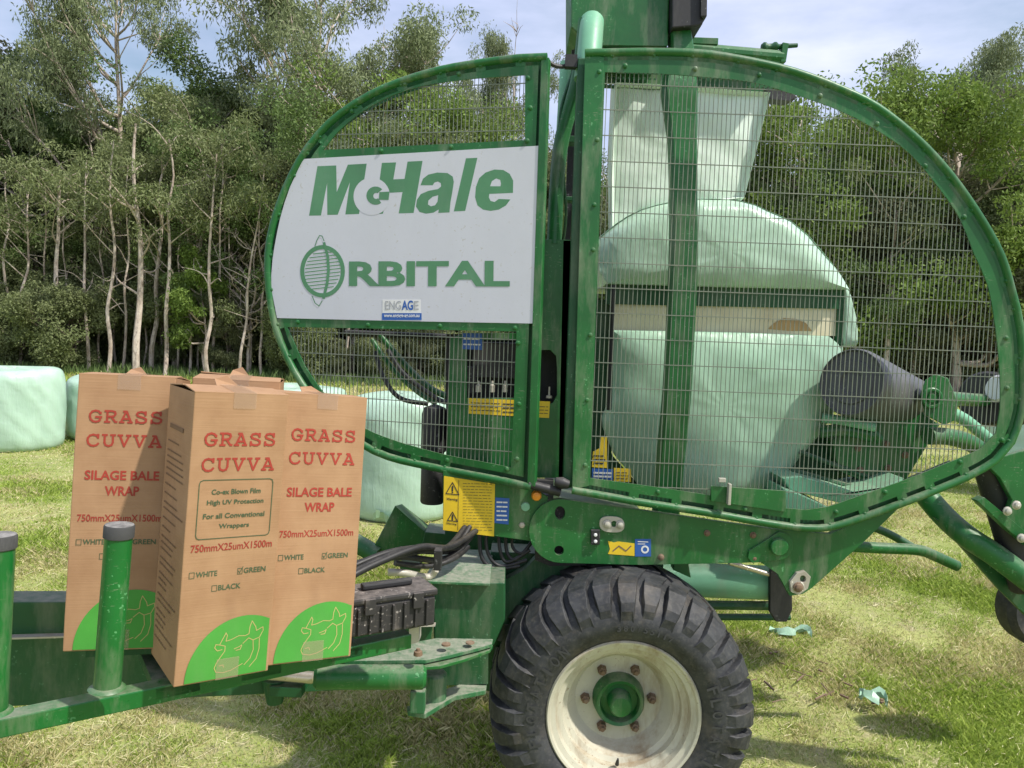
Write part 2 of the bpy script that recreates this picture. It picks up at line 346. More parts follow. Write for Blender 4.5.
ax_, ay_ = np.cos(a)*L/2, np.sin(a)*L/2; px_, py_ = -np.sin(a)*wq, np.cos(a)*wq; dz = rng.uniform(-.012, .012, n)
q = np.stack([np.stack([x-ax_-px_, y-ay_-py_, z-dz], 1), np.stack([x+ax_-px_, y+ay_-py_, z+dz], 1), np.stack([x+ax_+px_, y+ay_+py_, z+dz+wq], 1), np.stack([x-ax_+px_, y-ay_+py_, z-dz+wq], 1)], 1)
g_ = quads_mesh('dry_straw', 'straw', q); go = bpy.data.objects.new('dry_straw', g_); COL.objects.link(go); go['kind'] = 'stuff'; go['label'] = 'dry pale straw clippings strewn through the grass'; go['category'] = 'straw'
g_ = quads_mesh('grass', 'grassmat', np.concatenate(vs)); go = bpy.data.objects.new('grass', g_); COL.objects.link(go); go['kind'] = 'stuff'; go['label'] = 'short green and straw coloured grass of the paddock'; go['category'] = 'grass'
# taller green grass at the edge of the wood
vs = []; n = 60000; x = rng.uniform(-32, 32, n); y = rng.uniform(24.5, 31, n); h = rng.uniform(.12, .42, n); a = rng.uniform(0, 2*pi, n); z = gzn(x, y); dx = np.cos(a)*.03; dy = np.sin(a)*.03; tx = rng.normal(0, .25, n)*h; ty = rng.normal(0, .25, n)*h
q = np.stack([np.stack([x-dx, y-dy, z], 1), np.stack([x+dx, y+dy, z], 1), np.stack([x+dx*.6+tx*.5, y+ty*.5, z+h*.6], 1), np.stack([x+tx, y+ty, z+h], 1)], 1)
g_ = quads_mesh('long_grass', 'leaf_green', q); go = bpy.data.objects.new('long_grass', g_); COL.objects.link(go); go['kind'] = 'stuff'; go['label'] = 'long green grass along the foot of the wood'; go['category'] = 'grass'

# ------------------------------------------------------------------ trees
def leaves(cs, rad, per, ll, lw, droop, r_):
    n = len(cs)*per; c = np.repeat(np.array(cs), per, 0); R = np.repeat(np.array(rad), per)
    d = r_.normal(0, 1, (n, 3)); d /= np.linalg.norm(d, axis=1)[:, None]; k = r_.uniform(.25, 1.05, n)**.6
    p = c+d*(R*k)[:, None]*np.array([1, 1, .72])
    a = r_.normal(0, 1, (n, 3)); a[:, 2] -= droop; a /= np.linalg.norm(a, axis=1)[:, None]
    b_ = np.cross(a, r_.normal(0, 1, (n, 3))); b_ /= np.linalg.norm(b_, axis=1)[:, None]+1e-9
    L = (ll*r_.uniform(.6, 1.3, n))[:, None]; W = lw*.5
    return np.stack([p, p+a*L*.45+b_*W, p+a*L, p+a*L*.45-b_*W], 1)
def make_tree(seed, H, tr, clear, spread, nl, sub, per, ll, lw, droop, cr, bare=0, lean=.3, top=.85, stems=1):
    R = random.Random(seed); r_ = np.random.default_rng(seed); wood = MB(); cs = []; rad = []
    for s_ in range(stems):
        bx, by = (R.uniform(-.5, .5), R.uniform(-.5, .5)) if s_ else (0, 0); lx, ly = R.uniform(-lean, lean)*H*.25, R.uniform(-lean, lean)*H*.2
        hh = H*R.uniform(.8, 1) if s_ else H
        pts = []; k = 9
        for i in range(k):
            t = i/(k-1); pts.append(V((bx+lx*t**1.3+R.uniform(-1, 1)*.12*min(1, t*4), by+ly*t**1.3+R.uniform(-1, 1)*.12*min(1, t*4), hh*top*t-.1)))
        path = cat(pts, 3); nn = len(path); wood.tube(path, [tr*(1-.85*(i/(nn-1)))+.012 for i in range(nn)], 7)
        for j in range(nl):
            t = clear+(1-clear)*(j+R.random())/nl; p0 = path[int(t*(nn-1))]; a = R.uniform(0, 2*pi)
            L = spread*(1-.45*abs(t-.55)/.45)*R.uniform(.6, 1.15); up = R.uniform(.35, 1.0)+(t-.5)*.5
            e = p0+V((cos(a)*L, sin(a)*L, L*up)); m1 = p0.lerp(e, .35)+V((R.uniform(-.2, .2), R.uniform(-.2, .2), -.12*L)); m2 = p0.lerp(e, .7)+V((R.uniform(-.25, .25), R.uniform(-.25, .25), R.uniform(-.1, .2)*L))
            br = cat([p0, m1, m2, e], 3); r1 = tr*(1-.75*t)*.5+.012; n2 = len(br); wood.tube(br, [r1*(1-.8*i/(n2-1))+.008 for i in range(n2)], 5, False)
            dead = R.random() < bare
            for q in range(sub):
                p1 = br[R.randint(n2//3, n2-1)]; a2 = a+R.uniform(-1.3, 1.3); L2 = L*R.uniform(.25, .6); e2 = p1+V((cos(a2)*L2, sin(a2)*L2, L2*R.uniform(.0, 1.1)))
                md = p1.lerp(e2, .5)+V((R.uniform(-.15, .15), R.uniform(-.15, .15), R.uniform(-.1, .15))); wood.tube([p1, md, e2], [r1*.4+.006, r1*.25+.005, .004], 4, False)
                if not dead: cs.append(tuple(e2)); rad.append(cr*R.uniform(.55, 1.2))
            if not dead: cs.append(tuple(e)); rad.append(cr*R.uniform(.7, 1.2))
    return wood, leaves(cs, rad, per, ll, lw, droop, r_)
PR = {}
def proto(key, leafm, barkm='bark', **k):
    wd, lv = make_tree(**k)
    me = bpy.data.meshes.new('trunk'); me.from_pydata(wd.v, [], wd.f); me.update(); me.materials.append(M[barkm])
    for p in me.polygons: p.use_smooth = True
    PR[key] = (me, quads_mesh('crown', leafm, lv), k['H'])
proto('gumA', 'leaf_gum', seed=1, H=15, tr=.2, clear=.45, spread=4.0, nl=24, sub=9, per=210, ll=.19, lw=.055, droop=1.2, cr=.78, bare=.08, lean=.15)
proto('gumB', 'leaf_gum', seed=2, H=14, tr=.18, clear=.32, spread=3.6, nl=24, sub=9, per=210, ll=.18, lw=.055, droop=1.0, cr=.75, bare=.1, lean=.2)
proto('oliveA', 'leaf_olive', seed=3, H=10, tr=.12, clear=.15, spread=2.7, nl=24, sub=8, per=210, ll=.14, lw=.05, droop=.6, cr=.66, bare=.1, stems=2)
proto('oliveB', 'leaf_olive', seed=4, H=11, tr=.12, clear=.2, spread=2.5, nl=26, sub=8, per=210, ll=.15, lw=.05, droop=.5, cr=.68, bare=.12)
proto('greenA', 'leaf_green', seed=5, H=11, tr=.16, clear=.2, spread=3.1, nl=26, sub=8, per=220, ll=.15, lw=.06, droop=.3, cr=.72)
proto('limeA', 'leaf_lime', seed=6, H=9, tr=.15, clear=.15, spread=3.0, nl=26, sub=8, per=220, ll=.14, lw=.06, droop=.2, cr=.66)
proto('pole', 'leaf_olive', seed=8, H=9.5, tr=.10, clear=.28, spread=1.6, nl=14, sub=6, per=200, ll=.14, lw=.05, droop=.7, cr=.66, bare=.1, lean=.5, stems=1)
proto('poleB', 'leaf_gum', seed=9, H=11, tr=.10, clear=.3, spread=1.9, nl=14, sub=6, per=180, ll=.16, lw=.05, droop=.9, cr=.62, bare=.2, lean=.6)
proto('poleC', 'leaf_olive', seed=21, H=10, tr=.08, clear=.35, spread=1.8, nl=14, sub=6, per=190, ll=.14, lw=.05, droop=.6, cr=.64, bare=.15, lean=.3, stems=3)
proto('poleD', 'leaf_green', seed=22, H=10, tr=.12, clear=.3, spread=2.0, nl=15, sub=6, per=190, ll=.14, lw=.05, droop=.6, cr=.68, bare=.1, lean=.8)
proto('bare', 'leaf_olive', seed=10, H=7.5, tr=.07, clear=.3, spread=1.7, nl=10, sub=6, per=100, ll=.15, lw=.045, droop=.7, cr=.5, bare=.7, lean=.8, stems=2)
proto('shrub', 'leaf_olive', 'barkdark', seed=11, H=3.2, tr=.05, clear=.12, spread=1.5, nl=14, sub=6, per=190, ll=.13, lw=.05, droop=.4, cr=.48, stems=2)
proto('dark', 'leaf_dark', 'barkdark', seed=13, H=10, tr=.16, clear=.1, spread=2.9, nl=26, sub=8, per=220, ll=.17, lw=.07, droop=.4, cr=.8)
proto('sapling', 'leaf_lime', seed=12, H=4.5, tr=.05, clear=.35, spread=.9, nl=12, sub=5, per=150, ll=.14, lw=.045, droop=.8, cr=.32)
def tree(key, u, Y, H, name, label, group=None, rz=None, wide=1.0):
    tm, cm, h0 = PR[key]; X = (u-512)/780*Y; s = H/h0; z = gz(X, Y)
    o = thing(name, (X, Y, z), label, 'tree' if 'shrub' not in name and 'bush' not in name else 'shrub', group); o.rotation_euler = (0, 0, rz if rz is not None else random.uniform(0, 6.28)); o.scale = (s*wide, s*wide, s)
    for n_, me in (('trunk', tm), ('crown', cm)): c = bpy.data.objects.new(n_, me); COL.objects.link(c); c.parent = o
    return o
# tall trees that stand out (u, distance, height)
tree('gumA', 122, 30, 16.8, 'gum_tree', 'tall airy gum tree rising highest above the wood at the far left', rz=.4, wide=.68)
tree('gumB', 326, 31, 18.5, 'gum_tree', 'tall gum tree with pale forked limbs behind the left curve of the lettered guard', rz=2, wide=.72)
tree('greenA', 235, 33, 12.5, 'gum_tree', 'dense dark tree filling the gap between the two tallest gums on the left', rz=1)
tree('greenA', -12, 32, 11.8, 'broadleaf_tree', 'dark green broadleaf tree cut by the left edge of the photo below the tall gum', rz=3)
tree('limeA', 440, 30, 10.6, 'broadleaf_tree', 'green rounded tree seen through the upper wire window of the lettered guard', rz=3)
tree('gumB', 505, 37, 16.2, 'gum_tree', 'olive gum tree topping out just above the gap between the two guards', rz=1.1, wide=.5)
tree('limeA', 800, 27, 10.6, 'broadleaf_tree', 'bright lime green tree seen through the big wire guard right of the pale film', rz=1.4, wide=1.05)
tree('greenA', 862, 31, 11.2, 'broadleaf_tree', 'mid green tree behind the right half of the big wire guard', rz=5)
tree('gumA', 930, 33, 14.8, 'gum_tree', 'grey olive gum tree standing tallest above the right curve of the big guard', rz=4, wide=.75)
tree('limeA', 955, 26, 10.6, 'broadleaf_tree', 'sunlit yellow green tree outside the upper right curve of the big guard', rz=2.2, wide=.9)
tree('gumB', 1040, 31, 12.8, 'gum_tree', 'thin twiggy gum at the right edge of the photo', rz=.7, wide=.8)
tree('greenA', 1060, 28, 9.6, 'broadleaf_tree', 'dark olive tree cut by the right edge of the photo under the thin gum', rz=.7)
tree('sapling', 205, 25.5, 4.4, 'sapling', 'young bright green sapling in front of the pale trunks left of the lettered guard', rz=1)
tree('bare', 248, 26, 5.2, 'dead_tree', 'pale bare crooked tree leaning close to the left rim of the lettered guard', rz=.3)
tree('gumB', 372, 32, 14.2, 'gum_tree', 'gum tree with a full crown just left of the clear sky above the lettered guard', rz=4.4, wide=.85)
# the body of the wood
R = random.Random(5); lft = 'mixed tree in the thick wood behind the bales on the left'; rgt = 'mixed tree in the thick wood seen behind the big wire guard'
for i, u in enumerate(range(-60, 600, 30)):
    k = R.choice(['pole', 'oliveA', 'poleB', 'oliveB', 'poleC', 'bare', 'poleD', 'poleC']); Hh = {'bare': R.uniform(5, 7)}.get(k, R.uniform(8, 10.5))
    tree(k, u+R.uniform(-10, 10), R.uniform(26.5, 31), Hh if u < 380 else min(Hh, 8.6), 'forest_tree', lft, 'trees of the wood on the left')
for i, u in enumerate(range(-40, 600, 34)):
    tree(R.choice(['dark', 'oliveA', 'oliveB', 'dark']), u+R.uniform(-12, 12), R.uniform(33, 38), R.uniform(9.6, 12.0) if u < 370 else R.uniform(8.6, 9.8), 'forest_tree', lft, 'trees of the wood on the left')
for i, u in enumerate(range(610, 1110, 38)):
    tree(R.choice(['poleD', 'poleC', 'oliveB', 'dark', 'dark']), u+R.uniform(-12, 12), R.uniform(29, 33), R.uniform(6.5, 8.2), 'forest_tree', rgt, 'trees of the wood on the right')
for i, u in enumerate(range(600, 1120, 40)):
    tree(R.choice(['dark', 'oliveA', 'greenA']), u+R.uniform(-12, 12), R.uniform(35, 40), R.uniform(8.0, 10.0), 'forest_tree', rgt, 'trees of the wood on the right')
for i, u in enumerate(range(-60, 1110, 34)):
    tree('shrub', u+R.uniform(-22, 22), R.uniform(27.5, 30), R.uniform(1.8, 3.6), 'shrub', 'dark bushy shrub at the foot of the wood', 'shrubs at the foot of the wood')
for i, (u, k, Hh) in enumerate([(650, 'dark', 7), (700, 'greenA', 7.5), (752, 'greenA', 8), (845, 'greenA', 8.2), (890, 'dark', 7.5), (915, 'greenA', 7.8), (985, 'dark', 7.8), (1030, 'greenA', 7.5)]):
    tree(k, u, 26.2+(i % 3)*.8, Hh, 'broadleaf_tree', 'full dark green tree filling the wood behind the big wire guard', 'full green trees behind the guard')
for i, u in enumerate([-30, 10, 38, 72, 225, 285, 330, 372, 420, 465, 510, 560]):
    tree(R.choice(['shrub', 'shrub', 'dark']), u+R.uniform(-10, 10), R.uniform(25.6, 26.8), R.uniform(1.2, 2.9), 'shrub', 'low leafy bush in front of the pale trunks', 'low bushes along the front of the wood')
# slim pale trunks at the front edge of the wood
def slim(u, Y, H, lean, r, label, grp):
    R2 = random.Random(int(u*7)); X = (u-512)/780*Y; z = gz(X, Y); o = thing('slim_tree', (X, Y, z), label, 'tree', grp)
    w_ = MB(); pts = [V((X+lean*t*H+R2.uniform(-.07, .07)*(t > 0), Y+R2.uniform(-.15, .15), z-.1+H*t)) for t in [i/7 for i in range(8)]]; pa = cat(pts, 3); n = len(pa)
    w_.tube(pa, [r*(1-.7*i/(n-1)) for i in range(n)], 7)
    tips = []
    for j in range(9):
        t = R2.uniform(.3, 1); p0 = pa[int(t*(n-1))]; a = R2.uniform(0, 6.28); L = R2.uniform(.5, 1.6); e = p0+V((cos(a)*L, sin(a)*L, R2.uniform(.2, 1.1)*L)); md = p0.lerp(e, .5)+V((R2.uniform(-.25, .25), 0, R2.uniform(-.2, .2)))
        w_.tube(cat([p0, md, e], 3), [r*.35, r*.3, r*.26, r*.2, r*.16, r*.1, .008], 5, False)
        if t > .55: tips.append(tuple(e-V((X, Y, z))))
    obj('trunk', w_, 'bark', o, sm=True)
    tips.append(tuple(pa[-1]-V((X, Y, z)))); lv = leaves(tips, [.5]*len(tips), 160, .16, .045, .8, np.random.default_rng(int(u)))
    c = bpy.data.objects.new('crown', quads_mesh('crown', 'leaf_olive', lv)); COL.objects.link(c); c.parent = o
for u, Y, H, ln, r in [(52, 26, 6.5, .02, .11), (88, 25.5, 7, -.03, .06), (108, 25, 7.5, .015, .07), (122, 26, 7, .03, .05), (137, 24.8, 8, -.01, .12), (150, 26, 7, .05, .09), (166, 25, 7.6, .01, .075), (190, 26, 6.6, -.04, .05), (207, 24.8, 7.2, .02, .07), (213, 26, 7.8, .03, .055), (238, 25, 7, .10, .05), (262, 25.5, 6, -.02, .05), (20, 26, 6, .04, .06), (70, 27, 6, -.06, .05), (98, 27, 7.6, .02, .045), (115, 27.5, 8, -.02, .05), (143, 27, 7, .0, .04), (158, 27.5, 7.5, -.02, .05), (176, 26.5, 7, .03, .04), (184, 27.5, 8, .0, .05), (198, 27, 6.5, -.03, .035), (222, 27, 7.5, .01, .05), (230, 26.5, 6.5, -.02, .035), (270, 27, 7, .02, .05), (40, 27.5, 7, .02, .05), (8, 27, 7, -.02, .06)]:
    slim(u, Y, H, ln, r, 'slim pale paperbark at the front of the wood left of the lettered guard', 'slim pale trunks at the front of the wood')
for u, Y, H, ln, r in [(345, 26, 7, .03, .06), (410, 26, 7, -.03, .07), (885, 25, 6.6, .0, .10), (912, 26, 7, .02, .07), (935, 27, 6, -.02, .06), (960, 26.5, 7, .05, .05)]:
    slim(u, Y, H, ln, r, 'slim pale paperbark trunk seen through the wire guards', 'slim pale trunks behind the guards')
# far mass of the wood that reads as one
n = 520; r_ = np.random.default_rng(3); cs = np.stack([r_.uniform(-48, 48, n), r_.uniform(40, 50, n), r_.uniform(.3, 1, n)**.8*8.6], 1)
me = quads_mesh('far_wood', 'leaf_dark', leaves(cs, r_.uniform(1.0, 2.0, n), 300, .5, .26, .3, r_)); fw = bpy.data.objects.new('far_wood', me); COL.objects.link(fw); fw['kind'] = 'stuff'; fw['label'] = 'dark mass of the wood behind the nearer trees'; fw['category'] = 'wood'
n = 560; cs = np.stack([r_.uniform(-34, 34, n), r_.uniform(28.5, 38, n), r_.uniform(.1, 1, n)**1.5*4.2], 1)
me = quads_mesh('undergrowth', 'leaf_olive', leaves(cs, r_.uniform(.5, 1.1, n), 230, .2, .07, .2, r_)); fw = bpy.data.objects.new('undergrowth', me); COL.objects.link(fw); fw['kind'] = 'stuff'; fw['label'] = 'dark tangled undergrowth under the trees'; fw['category'] = 'undergrowth'

# ------------------------------------------------------------------ wrapped bales in the paddock
def bale(u0, u1, vb, D, label, seed, tilt=0, h=1.2, e=.22):
    R = random.Random(seed); r = (u1-u0)/780*D/2; X = ((u0+u1)/2-512)/780*(D+r*.6); z = gz(X, D)-.02
    t = thing('wrapped_bale', (X, D+r, z), label, 'bale', 'green wrapped bales standing in the paddock'); mb = MB(); seg = 56; prof = []
    for i in range(25):
        a = -pi/2+pi*i/24; ca, sa = cos(a), sin(a); prof.append((math.copysign(abs(sa)**.26, sa)*h/2+h/2, abs(ca)**e*r))
    prof[0] = (0, 0.001); prof[-1] = (h, .001); mb.lathe((0, 0, 0), (0, 0, 1), prof, seg)
    for p in mb.v:
        a = atan2(p.y, p.x); rr = sqrt(p.x*p.x+p.y*p.y); k = 1+.018*sin(3*a+seed)+.01*sin(7*a+p.z*5+seed)+.012*sin(p.z*9+a*2+seed)
        p.x *= k; p.y *= k; p.z += .02*sin(a*2+seed)*(p.z/h)
    Rm = Matrix.Rotation(tilt, 3, 'Y'); mb.v = [V((X, D+r, z))+Rm@p for p in mb.v]
    obj('film_wrap', mb, 'film', t, sm=True)
    tl = MB(); a0 = -pi/2-.3; base = V((X, D+r, z)); pts = [base+V((cos(a0+k*.06)*r*(1.005+.03*sin(k)), sin(a0+k*.06)*r*(1.005+.04*sin(k*1.7)), .06+.035*sin(k*.9))) for k in range(9)]
    for i in range(8): a, b_ = pts[i], pts[i+1]; hh = V((0, -.03, .07)); tl.add([a, b_, b_+hh, a+hh+V((0, 0, .02*sin(i*2)))], [(0, 1, 2, 3)])
    obj('film_tail', tl, 'filmdark', t, sm=True)
bale(-42, 49, 448, 10.2, 'wrapped bale at the left edge, the whole front of it clear of the boxes', 1, 0, 1.14)
bale(57, 150, 447, 11.2, 'wrapped bale just behind the leftmost cardboard box, only its left side showing', 2, .03, .98, .4)
bale(252, 345, 440, 10.6, 'wrapped bale almost hidden behind the boxes, only its top showing by the guard rim', 3, 0, .98)
bale(338, 462, 500, 7.2, 'wrapped bale behind the lower wire window of the lettered guard', 4)
bale(1003, 1100, 480, 9.2, 'wrapped bale at the right edge beyond the big guard', 5)

# ------------------------------------------------------------------ the baler
BX = V((.508, 3.35, 0)); B = thing('baler', BX, 'big green round baler and wrapper with white lettered guard and wire mesh guards', 'farm machine')
boltm = MB().lathe((0, 0, 0), (0, -1, 0), [(0, .011), (.003, .011), (.004, .0085), (.009, .007), (.0105, .003), (.0108, .0001)], 12)
def add_bolts(pl, pts, parent, off, mat='green', s=1.0, name='bolt', label=None):
    first = None
    for (u, v) in pts:
        w_ = pl.pt(u, v, off)
        if first is None:
            mb = MB(); mb.v = [p*s for p in boltm.v]; mb.f = boltm.f; me = obj(name, mb, mat, sm=True); me.parent = parent; me.location = w_-ORG[parent]; ORG[me] = w_; first = me
            if label: me['label'] = label
        else: copy_of(first, w_, parent)
def guard(pl, outpx, holes, tube_r, gapd, name_lab, tabs_every=34, straight=34):
    outc = outpx; inner = offs(outc, gapd)
    fr = plate(pl, inner, holes, 0, .006); tb = fr
    acc = 0; n = len(outc); bl = []
    for i in range(n):
        a = V((outc[i][0], outc[i][1])); b_ = V((outc[(i+1) % n][0], outc[(i+1) % n][1])); L = (b_-a).length; acc += L
        if acc > tabs_every and i < n-straight-3:
            acc = 0; c = V(offs(outc, gapd*.5)[i]); d = (b_-a).normalized(); nn = V((-d.y, d.x))
            q = [c-d*5-nn*gapd*.55, c+d*5-nn*gapd*.55, c+d*5+nn*gapd*.55, c-d*5+nn*gapd*.55]
            tb.prism([pl.pt(p.x, p.y, .001) for p in q], [pl.pt(p.x, p.y, -.005) for p in q]); bl.append(offs(outc, gapd*.35)[i])
    g = obj('side_guard', fr, 'green', B, name_lab)
    mb = MB(); mb.tube([pl.pt(p[0], p[1], .0) for p in outc[:len(outc)-straight+1]], tube_r, 12, True); obj('guard_tube', mb, 'green', g, sm=True)
    back = MB(); inn2 = offs(outc, gapd+5); o1 = offs(outc, 1)
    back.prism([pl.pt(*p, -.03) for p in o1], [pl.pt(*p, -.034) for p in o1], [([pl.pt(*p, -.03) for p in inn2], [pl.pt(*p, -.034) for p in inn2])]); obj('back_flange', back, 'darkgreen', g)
    add_bolts(pl, bl, g, .002, s=.8)
    return g
GR = Plane(V((0, 3.3, 0)), 0)
pR = [(585, 53), (640, 52), (693, 53), (727, 57), (777, 67), (810, 77), (843, 90), (877, 107), (917, 139), (951, 176), (981, 219), (1001, 256), (1012, 292), (1020, 327), (1023, 374), (1021, 411), (1011, 442), (996, 460), (967, 477), (921, 496), (889, 508), (855, 520), (830, 527), (805, 528), (767, 523), (704, 512), (633, 501), (572, 490)]
def dens(px, corners=()):
    out = []; n = len(px); 
    for i in range(n):
        a, b_, c, d = (V((*px[(i+k-1) % n], 0)) for k in range(4)); L = (c-b_).length; m_ = max(1, int(L/12))
        strt = (i in corners) and ((i+1) % n in corners)
        for j in range(m_):
            t = j/m_
            if strt or i in corners or (i+1) % n in corners: q = b_.lerp(c, t)
            else: q = .5*((2*b_)+(c-a)*t+(2*a-5*b_+4*c-d)*t*t+(3*b_-a-3*c+d)*t**3)
            out.append((q.x, q.y))
    return out
outR = dens(pR, {0, len(pR)-1})
NSR = max(1, int(sqrt(13**2+437**2)/12))
holeR = dens([(605, 72), (650, 73), (693, 76), (747, 81), (784, 91), (834, 108), (874, 128), (911, 154), (941, 190), (961, 220), (974, 253), (988, 285), (995.6, 327), (1000, 374), (1000, 410), (996, 433), (980, 449), (945, 464), (905, 480), (865, 494), (827, 507), (806, 510), (783, 508), (720, 497), (656, 487), (590, 478)], {0, 25})
gR = guard(GR, outR, [holeR], .0165, 8, 'large guard with a full wire mesh window over the bale', straight=NSR)
obj('wire_panel', wire_mesh(GR, holeR, .0186, .105, .0027, -.009), 'wire', gR)
add_bolts(GR, [(599, 72), (597, 140), (594, 205), (593, 250), (590, 335), (587, 400), (585, 465), (625, 66), (695, 69), (759, 75), (820, 96), (877, 124), (925, 166), (964, 217), (1006, 338), (1007, 388), (1002, 440), (960, 462), (885, 492), (836, 512), (745, 509), (658, 492)], gR, .0)
mb = plate(GR, [(711, 486), (786, 491), (786, 512), (711, 501)], (), .012, .01); obj('bottom_bracket', mb, 'green', gR, bev=.002)
mb = MB(); mb.box(GR.pt(729, 494, .03), (.012, .03, .09)); mb.box(GR.pt(722, 480, .015), (.03, .02, .018)); obj('latch', mb, 'galv', gR, bev=.002)
mb = plate(GR, [(585, 53), (604, 57), (589, 486), (572, 490)], (), .003, .008); obj('edge_strip', mb, 'green', gR, bev=.002)
# side edge of the guard: square post behind its left member
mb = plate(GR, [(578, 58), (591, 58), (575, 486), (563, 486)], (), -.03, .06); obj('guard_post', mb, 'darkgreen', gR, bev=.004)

GL = Plane(P(530, 300, 3.30), radians(-13))
pL = [(547, 57), (520, 58), (480, 63), (440, 70), (400, 82), (370, 95), (340, 114), (318, 135), (300, 160), (285, 190), (273, 225), (268, 255), (269, 290), (275, 325), (287, 357), (304, 387), (328, 417), (360, 443), (389, 457), (427, 466), (462, 473), (504, 481), (531, 487)]
outL = dens(pL, {0, len(pL)-1})
hU = dens([(323, 150), (336.7, 133), (360, 113), (393, 95), (426.7, 85), (476.7, 78.3), (525, 75), (525, 140)], {0, 6, 7})
hL = dens([(287, 327), (400, 329), (516.5, 331.5), (514, 400), (511, 467.5), (479, 461), (446, 455), (396, 441), (362, 427), (335, 407), (318, 386), (305.6, 367.5), (294, 343)], {0, 2, 4})
gL = guard(GL, outL, [hU, hL], .0165, 8, 'lettered guard with a white sign between two wire windows', straight=max(1, int(sqrt(16**2+430**2)/12)))
obj('wire_panel', wire_mesh(GL, hU, .0178, .096, .0027, -.009), 'wire', gL); obj('wire_panel', wire_mesh(GL, hL, .0186, .096, .0027, -.009), 'wire', gL)
mb = plate(GL, [(541, 60), (549, 57), (535, 487), (527, 485)], (), .008, .045); obj('edge_post', mb, 'green', gL, bev=.003)
add_bolts(GL, [(307, 153), (381, 151), (451, 147), (527, 141), (530, 108), (528, 78), (459, 74), (405, 84), (352, 111), (298, 322), (368, 325), (440, 326), (515, 328), (518, 343), (519, 404), (517, 459), (507, 469), (447, 460), (355, 430)], gL, .0)
sg = dens([(303, 159), (420, 152.4), (539.3, 145.7), (536, 235), (532.5, 323.5), (400, 321), (277, 318), (271.5, 290), (272.5, 260), (280, 219), (290, 187)], {0, 2, 4, 6})
obj('sign_panel', plate(GL, sg, (), .004, .003), 'sign', gL)
# lettering: big name
Z = lambda x, y: (290+x/3.938, 140+y/3.938)
def zp(l): return [Z(*p) for p in l]
LM = [(75, 298), (108, 103), (182, 100), (184, 205), (228, 97), (302, 93), (272, 291), (218, 293), (236, 165), (188, 294), (147, 295), (146, 170), (122, 297)]
LH = [(362, 90), (418, 88), (407, 155), (451, 153), (463, 85), (522, 82), (487, 287), (428, 289), (443, 205), (386, 208), (375, 250), (366, 290), (335, 292)]
LC = [(337+36*cos(radians(a)), 219-36*sin(radians(a))) for a in range(44, 318, 11)]+[(339+11*cos(radians(a)), 220-12*sin(radians(a))) for a in range(314, 44, -15)]
LB = [(352, 205), (392, 203), (388, 236), (350, 235)]
La = [(514, 178), (524, 152), (545, 136), (580, 128), (620, 130), (641, 144), (645, 165), (640, 200), (632, 245), (628, 285), (584, 287), (586, 273), (565, 286), (535, 290), (510, 283), (496, 262), (500, 235), (515, 213), (545, 200), (583, 193), (595, 183), (594, 170), (583, 163), (569, 167), (562, 178)]
La2 = [(584, 217), (562, 223), (545, 238), (543, 254), (555, 261), (571, 257), (581, 243)]
Le = [(868, 234), (850, 258), (822, 274), (790, 279), (760, 274), (738, 257), (729, 225), (732, 185), (745, 150), (770, 128), (805, 116), (840, 118), (865, 133), (879, 160), (878, 208), (785, 212), (783, 226), (790, 240), (806, 244), (822, 232)]
Le2 = [(788, 182), (795, 162), (812, 151), (828, 157), (831, 172), (829, 182)]
Ll = [(693, 72), (738, 70), (690, 279), (645, 281)]
mb = MB()
for L, of in ((LM, .0043), (LH, .0043), (Ll, .0043)): q = plate(GL, zp(L), (), of, .0003); mb.add(q.v, q.f)
for L, H2 in ((La, La2), (Le, Le2)): q = plate(GL, zp(L), [zp(H2)], .0043, .0003); mb.add(q.v, q.f)
obj('lettering', mb, 'logogreen', gL)
dm = [(322+72*cos(a), 222-74*sin(a)) for a in [2*pi*i/32 for i in range(32)]]; obj('letter_gap', plate(GL, zp(dm), (), .0047, .0003), 'sign', gL)
mb = plate(GL, zp(LC), (), .0052, .0003); q = plate(GL, zp(LB), (), .0054, .0003); mb.add(q.v, q.f); obj('lettering', mb, 'logogreen', gL)
ptext(GL, 'RBITAL', 'logogreen', 'lettering', gL, (349, 286), (509.7, 286.5), (349, 261.3), .0052, offset=.035)
def stroke(pl, pts, wpx, off, mb, z=0):
    for i in range(len(pts)-1):
        a, b_ = V(pts[i]), V(pts[i+1]); d = (b_-a); 
        if d.length < 1e-6: continue
        d = d.normalized(); n_ = V((-d.y, d.x))*wpx/2; e = d*wpx*.3; q = [a-e+n_, b_+e+n_, b_+e-n_, a-e-n_]; o_ = off+(i % 3)*.00015
        mb.add([pl.pt(p.x, p.y, o_) for p in q], [(0, 1, 2, 3)])
el_ = lambda cx, cy, rx, ry, n=40: [(cx+rx*cos(2*pi*i/n), cy+ry*sin(2*pi*i/n)) for i in range(n)]
mb = plate(GL, el_(322.5, 271.2, 22.3, 26.2), [el_(322.5, 271.2, 18.3, 22)], .0052, .0008)
for k in range(11):
    y = 253+k*3.5; hw = 17.5*sqrt(max(0, 1-((y-271.2)/21.5)**2)); stroke(GL, [(322.5-hw, y+hw*.1), (322.5+hw, y-hw*.12)], 1.0, .0054, mb)
stroke(GL, [(324, 243), (327.5, 256), (328.5, 270), (327, 284), (323.5, 298)], 2.6, .0056, mb)
stroke(GL, [(315, 246), (317, 240), (319.5, 235.5), (322, 236), (324, 241)], .8, .0056, mb); stroke(GL, [(312, 296), (315, 303), (319, 306), (322, 301)], .8, .0056, mb)
obj('emblem', mb, 'logogreen', gL)
obj('dealer_sticker', plate(GL, rect(382.5, 299.5, 420.5, 313), (), .0052, .0008), 'white', gL)
